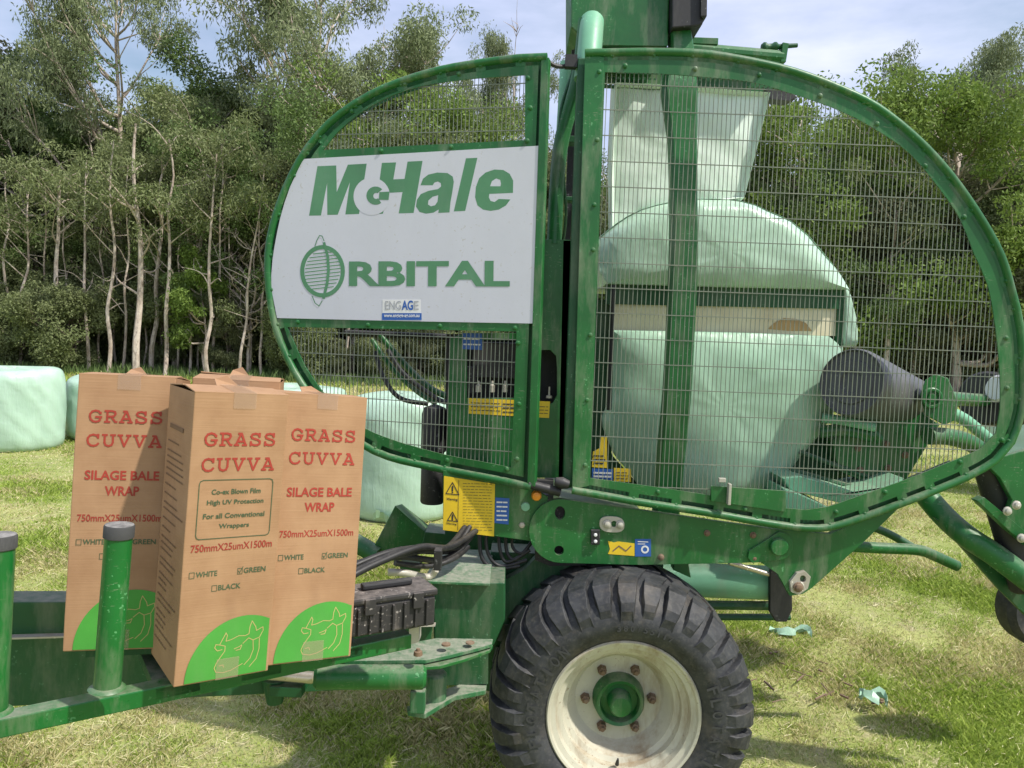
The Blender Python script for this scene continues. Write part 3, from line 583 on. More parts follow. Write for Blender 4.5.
obj('dealer_sticker', plate(GL, rect(382, 313.2, 421.5, 320), (), .0052, .0008), 'blue', gL, 'blue strip with a white web address')
ptext(GL, 'ENG', 'logogrey', 'sticker_text', gL, (385, 309.8), (401, 309.8), (385, 301), .0064, offset=.01); ptext(GL, 'AG', 'blue', 'sticker_text', gL, (401.7, 310.2), (413, 310.2), (401.7, 300.4), .0064, offset=.03); ptext(GL, 'E', 'logogrey', 'sticker_text', gL, (413.8, 309.8), (418.6, 309.8), (413.8, 301), .0064, offset=.01)
ptext(GL, 'www.engage-ag.com.au', 'white', 'sticker_text', gL, (384, 318.3), (419.5, 318.3), (384, 314.6), .0064, offset=.02)

def part(name, mb, mat, label=None, bev=0, sm=False, parent=None): return obj(name, mb, mat, parent or B, label, bev, sm)
def pp(pts, Y): return [P(u, v, Y) for u, v in pts]
def tubep(pts, r, seg=12):
    if pts[0][0] < 405 and pts[0][1] > 545: pts = [(u, max(v, 547) if Y < 3.385 else v, Y) for u, v, Y in pts]
    return MB().tube(cat([P(*q) for q in pts], 6), r, seg)
def slab(poly, Y, th): return plate(PY(Y), poly, (), 0, th)
# chassis plate
circ = lambda cx, cy, r, a0, a1, n=14: [(cx+r*cos(radians(a0+(a1-a0)*i/n)), cy-r*sin(radians(a0+(a1-a0)*i/n))) for i in range(n+1)]
pl_ = PY(3.34)
ch = circ(561, 531, 32, 90, 270)+[(640, 565), (742, 563), (760, 562), (778, 574), (790, 596), (803, 594), (812, 588), (866, 540), (905, 502), (830, 534), (772, 529), (715, 521), (633, 509)]
cp = part('chassis_plate', plate(pl_, ch, [el_(560, 513, 5.2, 6.8, 16), el_(559, 550.5, 4.8, 4.8, 16)], 0, .03), 'green', bev=.003)
inn = part('chassis_back_plate', slab([(535, 500), (780, 530), (780, 562), (550, 566), (535, 560)], 3.42, .04), 'black')
bz = el_(612, 524, 11, 9, 20); obj('slotted_washer', plate(pl_, [(612+12.5*math.copysign(abs(cos(t))**.75, cos(t)), 524.5+8*math.copysign(abs(sin(t))**.75, sin(t))+cos(t)*.8) for t in [2*pi*i/24 for i in range(24)]], [el_(614, 524, 3, 3.2, 10)], .012, .01), 'galv', cp, bev=.002)
add_bolts(pl_, [(607, 524), (620, 524.5)], cp, .013, 'galv', 1.7)
add_bolts(pl_, [(707, 533), (753, 535), (754, 558), (661, 557)], cp, .0, 'rust', 1.3)
obj('pivot_plate', plate(pl_, circ(779, 546, 14, 90, -90)+[(752, 563), (748, 558), (749, 551)], (), .012, .011), 'green', cp, bev=.002)
obj('pivot_pin', MB().lathe(pl_.pt(778, 546, .012), (0, -1, 0), [(0, .038), (.02, .038), (.024, .034), (.024, .0001)], 28), 'green', cp, sm=True)
obj('slotted_washer', plate(pl_, [(790, 582), (797, 573), (805, 571), (811, 577), (808, 589), (799, 595), (791, 592)], [el_(803, 579, 3, 3.5, 10)], .02, .02), 'galv', cp, bev=.002)
add_bolts(pl_, [(798, 587)], cp, .021, 'rust', 2.0)
obj('marker_lamp', plate(pl_, rect(591, 530, 600, 545), (), .02, .018), 'black', cp, bev=.003); mb = MB()
for v_ in (535, 541.5): mb.lathe(pl_.pt(595.5, v_, .02), (0, -1, 0), [(0, .008), (.004, .006), (.005, .0001)], 12)
obj('lamp_lens', mb, 'white', cp)
obj('warning_sticker', plate(pl_, [(608, 541), (614, 542.5), (618, 541.5), (634.5, 543.5), (634.5, 556), (608, 554), (610, 549)], (), .0015, .001), 'yellow', cp, 'torn yellow warning sticker'); obj('warning_sticker', plate(pl_, rect(635, 539, 651, 556.5), (), .0015, .001), 'blue', cp, 'blue square sticker with white disc')
mb = MB(); q = plate(pl_, el_(645, 549.5, 4, 4, 16), [el_(645, 549.5, 2.3, 2.3, 16)], .0026, .0006); mb.add(q.v, q.f); stroke(pl_, [(638, 541.5), (648, 542)], .9, .0026, mb); stroke(pl_, [(638, 544), (645, 544)], .7, .0026, mb); obj('sticker_print', mb, 'white', cp)
mb = MB(); stroke(pl_, [(613, 551), (619, 546), (626, 551), (631, 546)], 1.2, .0026, mb); obj('sticker_print', mb, 'rust', cp)
# box-section body between wheel and drawbar
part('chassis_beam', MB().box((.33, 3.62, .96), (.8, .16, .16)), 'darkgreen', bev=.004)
# control cabinet and its window
cb = PY(3.43)
win = [(538, 352), (542, 350), (550, 350), (556, 356), (557, 368), (557, 395), (553, 403), (545, 405), (538, 402)]
cab = part('control_cabinet', plate(cb, [(538, 239), (571, 240), (566, 478), (534, 478), (446, 470), (450, 338), (466, 333), (537, 333)], [win, rect(467, 340, 516, 398)], 0, .012), 'green', bev=.002)
obj('cabinet_side', plate(cb, [(563, 240), (571, 240), (566, 479), (558, 479)], (), .0, .25), 'green', cab, bev=.002)
obj('cabinet_back', plate(PY(3.6), [(446, 334), (575, 334), (572, 475), (446, 470)], (), 0, .01), 'black', cab)
for x in (478, 492, 505): obj('valve', MB().lathe(cb.pt(x, 392, -.03), (0, 0, 1), [(0, .012), (.03, .012), (.035, .006), (.05, .005), (.05, .0001)], 10), 'galv', cab)
mb = MB(); mb.lathe(cb.pt(549, 398, -.02), (0, 0, 1), [(0, .014), (.01, .014), (.012, .005), (.05, .004), (.05, .0001)], 10); obj('valve', mb, 'galv', cab)
mb = MB(); mb.box(cb.pt(495, 360, -.1), (.20, .08, .16)); mb.box(cb.pt(470, 380, -.06), (.05, .05, .12)); obj('valve_block', mb, 'black', cab, bev=.004)
def sticker_lines(pl, u0, v0, u1, v1, rows, off, parent, mat='ink', wd=.7, seed=1):
    R = random.Random(seed); mb = MB()
    for k in range(rows):
        v = v0+(v1-v0)*(k+.5)/rows; u = u0
        while u < u1-1:
            L = R.uniform(1.5, 6); stroke(pl, [(u, v+(u-u0)*.03), (min(u+L, u1), v+(min(u+L, u1)-u0)*.03)], wd, off, mb); u += L+R.uniform(.9, 1.6)
        if R.random() < .25 and rows > 8: pass
    return obj('sticker_print', mb, mat, parent)
ys = obj('warning_sticker', plate(cb, [(468, 398), (550, 401.5), (549, 418), (468, 413.5)], (), .002, .001), 'yellow', cab, 'long yellow warning sticker'); sticker_lines(cb, 471, 401, 500, 412, 3, .0035, cab, wd=.8); sticker_lines(cb, 503, 402, 533, 414, 3, .0035, cab, wd=1.2, seed=4); sticker_lines(cb, 539, 405, 548, 415, 3, .0035, cab, wd=.6, seed=2)
obj('warning_sticker', plate(cb, [(462, 333), (482, 333.5), (482, 350), (462, 349)], (), .002, .001), 'blue', cab, 'blue sticker with white figures'); sticker_lines(cb, 464, 336, 480, 347, 2, .0035, cab, 'white', 1.4, 3)
# oil tank and hoses behind the lower window
part('oil_filter', MB().lathe(P(432, 503, 3.62), (0, 0, 1), [(0, .05), (.01, .056), (.20, .056), (.21, .05), (.24, .05), (.25, .06), (.42, .06), (.45, .05), (.47, .0001)], 24), 'black', sm=True)
for pts, r in (([(375, 352, 3.7), (384, 378, 3.65), (400, 398, 3.62), (428, 404, 3.6)], .011), ([(388, 350, 3.75), (402, 372, 3.7), (424, 390, 3.66), (448, 402, 3.6), (470, 382, 3.52)], .012)):
    part('hydraulic_hose', tubep(pts, r), 'hose', sm=True)
for pts, r in (([(372, 340, 3.8), (392, 368, 3.75), (418, 392, 3.7), (436, 403, 3.66)], .013), ([(380, 335, 3.85), (405, 365, 3.8), (430, 388, 3.7), (452, 398, 3.62)], .016)):
    part('hydraulic_pipe', tubep(pts, r), 'green', sm=True)
part('rear_rail', MB().tube([P(345, 333, 3.85), P(470, 338, 3.85)], .016, 8), 'black', sm=True)
part('rear_strut', MB().tube([P(452, 338, 3.75), P(447, 400, 3.75)], .013, 8), 'black', sm=True)
# warning plate under the guard
wpn = PY(3.36)
wb = part('warning_bracket', plate(wpn, [(443, 470), (530, 485), (548, 497), (545, 540), (530, 541), (493, 536), (443, 528)], (), 0, .012), 'green', bev=.002)
obj('warning_plate', plate(wpn, [(444, 476), (495, 484), (494, 536.5), (443, 530)], (), .003, .002), 'yellow', wb)
obj('warning_plate', plate(wpn, [(495.5, 497.5), (509.5, 498.5), (508.5, 524.5), (494.5, 523)], (), .003, .002), 'blue', wb, 'small blue plate with white figures'); sticker_lines(wpn, 497, 500, 507, 522, 5, .0045, wb, 'white', 1.5, 6)
mb = MB()
for cy in (489, 517): 
    s_ = 6.5 if cy < 500 else 5; tri = [(452.5, cy-s_), (452.5+s_, cy+s_*.9), (452.5-s_, cy+s_*.7)]
    stroke(wpn, tri+[tri[0]], .9, .0045, mb); stroke(wpn, [(452.5, cy-s_*.4), (452.5, cy+s_*.3)], 1.5, .0047, mb); stroke(wpn, [(452.4, cy+s_*.52), (452.6, cy+s_*.56)], 1.5, .0047, mb)
obj('warning_triangle', mb, 'ink', wb); ptext(wpn, 'Warning', 'ink', 'sticker_print', wb, (446.5, 500.8), (457.5, 501.6), (446.5, 497.6), .0045, offset=.03); ptext(wpn, 'Warning', 'ink', 'sticker_print', wb, (446, 524.6), (456.5, 525.6), (446, 522.2), .0045, offset=.03)
sticker_lines(wpn, 463, 482, 492, 531, 17, .0045, wb, wd=.42, seed=9); mb = MB(); stroke(wpn, [(458.8, 480), (457.8, 530)], .4, .0045, mb); obj('sticker_print', mb, 'ink', wb)
obj('amber_button', MB().lathe(wpn.pt(536.5, 496, .02), (0, -1, 0), [(-.02, .022), (.0, .022), (.012, .017), (.015, .0001)], 18), 'amber', wb, sm=True)
obj('green_button', MB().lathe(wpn.pt(525.5, 506.5, .0), (0, -1, 0), [(0, .02), (.012, .018), (.014, .0001)], 18), 'mintpaint', wb, sm=True)
obj('plate_bolt', MB().lathe(wpn.pt(522, 525, .0), (0, -1, 0), [(0, .014), (.008, .012), (.01, .0001)], 8), 'galv', wb)
mb = MB(); mb.tube([P(528, 484, 3.3), P(560, 492, 3.32)], .02, 10); mb.lathe(P(562, 483, 3.3), (1, 0, -.2), [(-.03, .018), (0, .026), (.03, .018)], 14); mb.box(P(545, 484, 3.35), (.07, .05, .04)); part('hinge', mb, 'black', sm=True)
# posts between guards
mb = MB(); mb.tube([P(583, 60, 3.36), P(567, 487, 3.36)], .022, 12); part('hinge_post', mb, 'darkgreen', sm=True)
mb = MB(); mb.tube(cat([P(586, 20, 3.5), P(578, 80, 3.5), P(560, 150, 3.5), P(554, 245, 3.46)], 6), .034, 12); part('mast_pipe', mb, 'green', sm=True)
mb = MB(); mb.tube([P(566, 62, 3.6), P(562, 130, 3.6)], .026, 12); part('film_roll_guide', mb, 'mintpaint', sm=True)
for k, du in enumerate((0, 5, 10)): part('hydraulic_hose', tubep([(578-du*.3, 66, 3.55), (571-du, 110, 3.5), (563-du*.4, 160, 3.48), (566-du, 215, 3.5), (560-du*.2, 260, 3.55)], .007), 'darkgreen', sm=True)
mb = MB(); mb.tube(cat([P(549, 62, 3.33), P(556, 66, 3.34), P(566, 66, 3.36), P(582, 60, 3.34)], 4), .009, 8); mb.box(P(571, 62, 3.36), (.05, .04, .05)); part('hinge_link', mb, 'black', sm=True)
part('cross_bracket', MB().box(P(568, 141, 3.62), (.10, .08, .03)), 'darkgreen', bev=.003); part('cross_bracket', MB().box(P(570, 200, 3.62), (.18, .08, .02)), 'darkgreen', bev=.003)
mb = MB(); mb.box(P(570, 170, 3.75), (.03, .03, 1.1)); part('mast_strut', mb, 'black')
# head of the machine
hd = part('head_box', slab([(571, -60), (671, -60), (668, 46), (589, 45), (571, 27)], 3.55, .35), 'green', bev=.006)
mb = MB(); mb.tube(cat([P(592, 22, 3.5), P(591, 34, 3.45), P(589, 57, 3.4), P(586, 80, 3.38)], 5), .052, 20); mb.lathe(P(592, 22.5, 3.5), V((0, 0, 1)), [(-.01, .052), (.02, .046), (.04, .028), (.045, .0001)], 20); part('mast_elbow', mb, 'mintpaint', sm=True)
mb = slab([(672, -40), (703, -40), (703, 24), (697, 26), (672, 28)], 3.5, .2); q = slab([(701, -40), (708, -40), (707, 17), (701, 17)], 3.48, .24); mb.add(q.v, q.f); part('drive_motor', mb, 'black', bev=.006)
mb = MB(); mb.tube([P(600, 50, 3.6), P(668, 52, 3.6)], .02, 10); part('head_rail', mb, 'black', sm=True)
# wrapping arm: deep curved beam that passes behind the wire
arm = MB(); sec = []
for (u, v, Y, wd) in [(679, 25, 3.58, .085), (682, 55, 3.56, .10), (680, 90, 3.52, .15), (683, 140, 3.50, .115), (684, 200, 3.49, .11), (684, 260, 3.48, .115), (681, 330, 3.48, .115), (677, 400, 3.48, .115), (670, 470, 3.49, .115), (666, 520, 3.5, .11)]:
    sec.append((P(u, v, Y), wd))
pth = cat([s_[0] for s_ in sec], 5); nn = len(pth)
for i, p in enumerate(pth):
    k = i/5; j = min(int(k), len(sec)-2); wd = sec[j][1]+(sec[j+1][1]-sec[j][1])*(k-j); t = (pth[min(i+1, nn-1)]-pth[max(i-1, 0)]).normalized(); yy = V((0, 1, 0)); xx = t.cross(yy).normalized()
    arm.v += [p+xx*wd/2-yy*.02, p+xx*wd*.42-yy*.035, p-xx*wd*.42-yy*.035, p-xx*wd/2-yy*.02, p-xx*wd/2+yy*.06, p+xx*wd/2+yy*.06]
    if i: 
        for q in range(6): q2 = (q+1) % 6; arm.f.append(((i-1)*6+q, (i-1)*6+q2, i*6+q2, i*6+q))
arm.f += [tuple(range(6)), tuple(range(nn*6-6, nn*6))]
part('wrapping_arm', arm, 'green', sm=True)
mb = MB(); mb.tube(cat([P(663, 60, 3.66), P(664, 100, 3.66), P(668, 150, 3.66), P(673, 190, 3.66)], 5), [.05]*8+[.045]*4+[.035]*4, 14) if 0 else MB().tube(cat([P(663, 60, 3.66), P(664, 100, 3.66), P(668, 150, 3.66), P(673, 190, 3.66)], 5), .042, 14)
part('film_dispenser', mb, 'mintpaint', sm=True)
mb = MB(); mb.tube([P(690, 50, 3.8), P(782, 58, 3.8)], .034, 12); mb.box(P(703, 43, 3.8), (.13, .06, .03)); q = slab([(783, 42), (789, 43), (786, 62), (781, 62)], 3.77, .06); mb.add(q.v, q.f); part('top_rail', mb, 'green', bev=.002)
mb = MB(); mb.lathe(P(772, 47, 3.8), (1, 0, .1), [(-.05, .016), (-.04, .024), (-.03, .024), (-.02, .016), (.0, .016), (.01, .022), (.02, .022), (.03, .012), (.12, .010), (.12, .0001)], 12); part('rail_end', mb, 'darkgreen', sm=True)
mb = slab([(688, 57), (727, 60), (727, 66), (688, 64)], 3.8, .1); q = slab([(727, 61), (765, 64), (760, 70), (727, 66)], 3.85, .1); mb.add(q.v, q.f); part('top_cover', mb, 'mintpaint')
def perforated(poly_u0, u1, v0, v1, Y, slope=.03):
    holes = []; u = poly_u0+4
    while u < u1-5:
        for v in (v0+(v1-v0)*.3, v0+(v1-v0)*.7): holes.append([(u, v+slope*(u-poly_u0)-1.2), (u+2.4, v+slope*(u-poly_u0)-1.2), (u+2.4, v+slope*(u-poly_u0)+1.2), (u, v+slope*(u-poly_u0)+1.2)])
        u += 5.2
    return plate(PY(Y), [(poly_u0, v0), (u1, v0+slope*(u1-poly_u0)), (u1, v1+slope*(u1-poly_u0)), (poly_u0, v1)], holes, 0, .006)
part('perforated_plate', perforated(603, 661, 73, 88, 3.9), 'green'); part('perforated_plate', perforated(695, 772, 75, 91, 3.9), 'green')
part('top_crossbar', MB().box(P(690, 80, 4.0), (1.0, .03, .06)), 'darkgreen')
part('perforated_end', slab([(765, 88), (790, 91), (798, 97), (790, 101), (770, 99)], 3.88, .08), 'black', bev=.004)
# rear tipping roller and its frame
def cyl(a, b_, r, mat, name, seg=28, label=None, parent=None, ch_=.012):
    a, b_ = V(a), V(b_); d = (b_-a); L = d.length; return part(name, MB().lathe(a, d, [(0, .0001), (0, r-ch_), (ch_, r), (L-ch_, r), (L, r-ch_), (L, .0001)], seg), mat, label, sm=True, parent=parent)
ra, rb = P(851, 382, 3.58), P(914, 402, 3.98); d_ = rb-ra; rl = part('tipping_roller', MB().lathe(ra, d_, [(.01, .0001), (.01, .05), (0, .055), (0, .10), (.008, .105), (.008, .145), (-.004, .148), (-.004, .152), (.012, .158), (.03, .16), (d_.length, .115), (d_.length, .0001)], 44), 'rollerblack', sm=True)
cyl(P(985, 398, 4.3), P(1010, 402, 4.5), .15, 'black', 'rear_roller', 32); cyl(P(996, 388, 4.2), P(1000, 389, 4.21), .075, 'white', 'roller_cap', 20)
mb = MB(); mb.prism(pp([(935, 374), (948, 378), (958, 402), (956, 420), (944, 425), (925, 415), (920, 395), (925, 380)], 3.66), pp([(935, 374), (948, 378), (958, 402), (956, 420), (944, 425), (925, 415), (920, 395), (925, 380)], 3.72)); ck = part('roller_cheek_plate', mb, 'green', bev=.004)
obj('bearing_ring', MB().lathe(P(931, 398, 3.66), (0, -1, 0), [(0, .05), (.012, .05), (.016, .045), (.016, .036), (.006, .034), (.006, .024), (.014, .02), (.014, .0001)], 24), 'green', ck, sm=True)
mb = slab([(875, 400), (915, 392), (925, 415), (940, 425), (925, 450), (900, 490), (880, 490), (838, 470), (832, 440), (850, 425)], 3.8, .08); part('roller_frame', mb, 'green', bev=.006)
part('frame_arm', tubep([(822, 418, 3.75), (845, 421, 3.72), (875, 427, 3.7)], .024), 'mintpaint', sm=True); part('frame_arm', tubep([(838, 400, 3.78), (855, 415, 3.75), (880, 440, 3.75)], .022), 'green', sm=True)
part('frame_arm', tubep([(820, 432, 3.76), (845, 430, 3.74), (872, 436, 3.74)], .03), 'green', sm=True)
part('tail_pipe', tubep([(928, 436, 3.7), (950, 437, 3.75), (975, 446, 3.85), (1010, 475, 4.0)], .042), 'green', sm=True)
part('roller_arm', MB().tube([P(945, 398, 3.75), P(975, 400, 4.2), P(990, 400, 4.35)], .035, 12), 'green', sm=True); part('tail_pipe', tubep([(950, 412, 3.9), (968, 422, 3.95), (995, 445, 4.0)], .03), 'mintpaint', sm=True)
add_bolts(PY(3.8), [(858, 448), (886, 444), (860, 470), (888, 468), (905, 455)], B, .0, 'rust', 1.6, 'frame_bolt')
mb = slab([(782, 478), (800, 476), (830, 484), (855, 492), (880, 488), (905, 478), (900, 486), (870, 500), (850, 506), (820, 498), (790, 490)], 3.6, .3); part('film_cradle', mb, 'mintpaint', bev=.01)
part('film_cradle', slab([(783, 488), (800, 494), (830, 508), (783, 512)], 3.55, .3), 'mintpaint', bev=.01)
mb = MB(); mb.tube([P(790, 470, 3.75), P(870, 492, 3.75)], .014, 8); mb.tube([P(800, 452, 3.8), P(870, 478, 3.8)], .012, 8); mb.tube([P(890, 490, 3.8), P(950, 465, 3.9)], .025, 8); part('cradle_rail', mb, 'darkgreen', sm=True)
part('cradle_side', slab([(790, 462), (822, 430), (840, 445), (850, 480), (830, 486), (795, 474)], 3.95, .05), 'darkgreen')
part('lower_cabinet', slab([(590, 300), (618, 300), (622, 400), (607, 420), (612, 455), (645, 492), (590, 480)], 3.95, .05), 'darkgreen')
mb = MB(); mb.tube([P(613, 285, 3.66), P(609, 410, 3.66)], .012, 8); part('side_strut', mb, 'black', sm=True)
st_ = PY(3.52); part('warning_plate', plate(st_, [(601, 437), (607, 436), (607, 468), (592, 467), (593, 452), (600, 448)], (), 0, .004), 'yellow', 'yellow pictogram plate behind the wire'); part('warning_plate', plate(st_, [(592, 468.5), (613, 469.5), (613, 480), (592, 478)], (), 0, .004), 'blue', 'blue pictogram plate behind the wire'); part('warning_plate', plate(st_, [(614, 468), (631, 469), (631, 482), (614, 481)], (), 0, .004), 'yellow', 'small yellow plate behind the wire')
sticker_lines(st_, 594, 454, 605, 465, 3, .002, B, 'ink', 1.6, 8); sticker_lines(st_, 594, 471, 611, 478, 2, .002, B, 'white', 1.8, 5); sticker_lines(st_, 616, 471, 629, 480, 3, .002, B, 'ink', .8, 5)
# lower rollers under the chassis
cyl(P(600, 576, 3.75), P(776, 583, 3.75), .082, 'mintpaint', 'net_roller')
cyl(P(727, 562, 3.66), P(792, 581, 3.66), .012, 'chrome', 'ram_rod', 14)
mb = MB(); mb.tube([P(630, 604, 3.8), P(790, 606, 3.8)], .024, 8); mb.tube([P(640, 617, 3.85), P(790, 617, 3.85)], .018, 8); q = slab([(755, 590), (785, 592), (780, 600), (762, 598)], 3.8, .05); mb.add(q.v, q.f); part('lower_rail', mb, 'darkgreen', bev=.002)
part('end_plate', slab([(774, 558), (785, 560), (792, 578), (792.5, 610), (787, 622), (776, 622), (770, 612), (770, 575)], 3.64, .03), 'black', bev=.004)
part('roller_bracket', slab([(676, 556), (688, 560), (691, 578), (673, 570)], 3.5, .06), 'green', bev=.003)
# fork arm to the right, tail arms and tail wheel
part('rear_fork', tubep([(830, 545, 3.8), (880, 548, 3.85), (918, 550, 3.9), (935, 556, 3.92), (957, 566, 3.95)], .028), 'green', sm=True); part('rear_fork', tubep([(850, 520, 4.1), (885, 532, 4.2), (912, 547, 4.2)], .022), 'darkgreen', sm=True)
part('tail_arm', tubep([(918, 485, 3.7), (940, 512, 3.6), (965, 535, 3.5), (995, 555, 3.45), (1035, 585, 3.4), (1090, 625, 3.35)], .052, 16), 'green', sm=True)
mb = slab([(935, 518), (1000, 548), (1060, 620), (1050, 640), (1000, 590), (960, 545)], 3.55, .03); part('tail_gusset', mb, 'darkgreen', bev=.004)
cyl(P(985, 460, 3.5), P(1024, 590, 3.5), .058, 'black', 'tail_ram')
tp = part('tail_plate', slab([(984, 462), (1060, 440), (1075, 560), (1030, 545), (1005, 520), (1012, 500), (1000, 478)], 3.4, .03), 'green', bev=.004); part('tail_plate_arm', slab([(977, 501), (984, 497), (1030, 535), (1030, 548), (1010, 532)], 3.36, .05), 'green', bev=.004)
add_bolts(PY(3.34), [(1007, 511), (1016, 505), (1021, 538)], tp, .0, 'galv', 1.8)
def wheel_small():
    c = P(1040, 607, 3.9); return part('tail_wheel', MB().lathe(c, (0, -1, 0), [(-.07, .0001), (-.07, .1), (-.08, .17), (-.05, .20), (.05, .20), (.08, .17), (.07, .1), (.05, .0001)], 36), 'tyre', sm=True)
wheel_small()
# ---------------- wheel
HX, HZ, YF = .508, .498, 3.10
hc = V((HX, 0, HZ)); ax = (0, 1, 0)
W = part('wheel', MB().lathe(hc, ax, [(YF+.18, .0001), (YF+.18, .12), (YF+.175, .185), (YF+.165, .195), (YF+.10, .225), (YF+.09, .245), (YF+.06, .25), (YF+.05, .272), (YF+.02, .28), (YF+.012, .30), (YF-.002, .305), (YF-.006, .314), (YF+.002, .320), (YF+.012, .318), (YF+.03, .29), (YF+.30, .25), (YF+.31, .0001)], 96), 'rim', sm=True)
W.name = 'wheel'
ty = MB().lathe(hc, ax, [(YF+.03, .295), (YF+.006, .318), (YF-.012, .335), (YF-.03, .37), (YF-.034, .40), (YF-.024, .435), (YF-.006, .468), (YF+.034, .506), (YF+.09, .537), (YF+.23, .546), (YF+.36, .537), (YF+.42, .505), (YF+.47, .47), (YF+.49, .42), (YF+.48, .36), (YF+.44, .30)], 120, True)
T = obj('tyre', ty, 'tyre', W, sm=True)
lug = MB(); NL = 16
def lugstrip(a0, side, prof):
    vs = []; 
    for (y, r_, ri, da, wd) in prof:
        yy = YF+.228+side*y
        for (rr, aa) in ((ri, -wd/2-.012), (r_, -wd/2), (r_, wd/2), (ri, wd/2+.012)):
            a = a0+da+aa; vs.append(V((HX+cos(a)*rr, yy, HZ+sin(a)*rr)))
    n = len(prof); fs = []
    for i in range(n-1):
        for q in range(3): fs.append((i*4+q, i*4+q+1, i*4+q+5, i*4+q+4))
    fs += [(0, 1, 2, 3), tuple((n-1)*4+q for q in (3, 2, 1, 0))]; lug.add(vs, fs)
for k in range(NL):
    a = 2*pi*k/NL
    long_ = [(-.02, .556, .50, -.12, .145), (.06, .558, .50, -.06, .145), (.13, .556, .50, -.01, .145), (.185, .548, .49, .01, .142), (.224, .524, .47, .018, .135), (.250, .488, .44, .022, .114), (.262, .450, .41, .025, .108), (.258, .418, .40, .028, .10)]
    short = [(.02, .556, .50, -.10, .12), (.08, .557, .50, -.05, .135), (.13, .555, .50, -.01, .135), (.185, .546, .49, .01, .135), (.222, .520, .47, .018, .13), (.245, .486, .44, .022, .10), (.254, .460, .42, .024, .09)]
    lugstrip(a, -1, long_); lugstrip(a+pi/NL, -1, short)
    lugstrip(a+.04, 1, long_); lugstrip(a+pi/NL+.04, 1, short)
for p in lug.v:
    p.x += .0015*sin(p.z*90); p.z += .0015*sin(p.x*77)
obj('tread', lug, 'tyre', W, bev=.004)
def arc_text(s, r, a_mid, h, flip=1, dy=-.0365):
    mb = MB(); da = h*1.05/r
    for i, chh in enumerate(s):
        if chh == ' ': continue
        a = a_mid-(i-(len(s)-1)/2)*da*flip; er = V((cos(a), 0, sin(a))); et = V((sin(a), 0, -cos(a)))*flip; c = hc+er*r+V((0, YF+dy, 0)); wdt = h*.62 if chh not in 'I1/-' else h*.25
        up = er*flip; q = mesh_text(chh, None, None, None, c-et*wdt/2-up*h/2, c+et*wdt/2-up*h/2, c-et*wdt/2+up*h/2, offset=.02); mb.add(q.v, q.f)
    return mb
l1 = arc_text('FLOTATION', .378, radians(165), .05); obj('tyre_lettering', l1, 'tyreletter', W); obj('tyre_lettering', arc_text('FLOTATION', .378, radians(-10), .05), 'tyreletter', W); obj('tyre_lettering', arc_text('380/55-17', .385, radians(80), .026, dy=-.036), 'tyreletter', W)
obj('hub', MB().lathe(hc, ax, [(YF+.18, .112), (YF+.13, .106), (YF+.115, .098), (YF+.12, .085), (YF+.15, .078), (YF+.15, .052), (YF+.09, .047), (YF+.08, .04), (YF+.076, .0001)], 48), 'green', W, sm=True)
nut = MB().lathe((0, 0, 0), (0, -1, 0), [(0, .022), (.006, .022), (.007, .019), (.028, .018), (.03, .011), (.045, .010), (.046, .0001)], 6); f0 = None
for k in range(6):
    a = radians(62+60*k); w_ = V((HX+cos(a)*.143, YF+.176, HZ+sin(a)*.143))
    if f0 is None: f0 = obj('wheel_nut', nut, 'rust'); f0.parent = W; f0.location = w_-ORG[W]; ORG[f0] = w_
    else: copy_of(f0, w_, W)
obj('valve_stem', MB().tube([V((HX-.01, YF+.06, HZ-.235)), V((HX-.01, YF+.04, HZ-.20))], [.009, .004], 8), 'black', W)
# far-side wheel and axle (carries the machine)
part('axle', MB().tube([V((HX, YF+.25, HZ)), V((HX, YF+2.6, HZ))], .06, 12), 'darkgreen', sm=True)
W2 = part('wheel', MB().lathe(hc, ax, [(YF+2.3, .0001), (YF+2.3, .28), (YF+2.25, .31), (YF+2.25, .50), (YF+2.3, .54), (YF+2.65, .54), (YF+2.7, .50), (YF+2.7, .31), (YF+2.6, .0001)], 48), 'tyre', 'far wheel, all in shade under the machine', sm=True)
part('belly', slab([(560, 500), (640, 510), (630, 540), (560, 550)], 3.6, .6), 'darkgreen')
# ---------------- pedestal, drawbar, hitch deck
def beam(a, b_, w_, h_, mat, name, drop=True, parent=None, bev=.004):
    a, b_ = V(a), V(b_); d = (b_-a).normalized(); s_ = d.cross(V((0, 0, 1))).normalized(); up = s_.cross(d); mb = MB(); vs = []
    for p in (a, b_):
        for sx, sz in ((0, 0), (1, 0), (1, -1), (0, -1)): vs.append(p-s_*w_*sx+up*h_*sz)
    mb.add(vs, [(0, 1, 2, 3), (7, 6, 5, 4), (0, 4, 5, 1), (1, 5, 6, 2), (2, 6, 7, 3), (3, 7, 4, 0)]); return part(name, mb, mat, bev=bev, parent=parent)
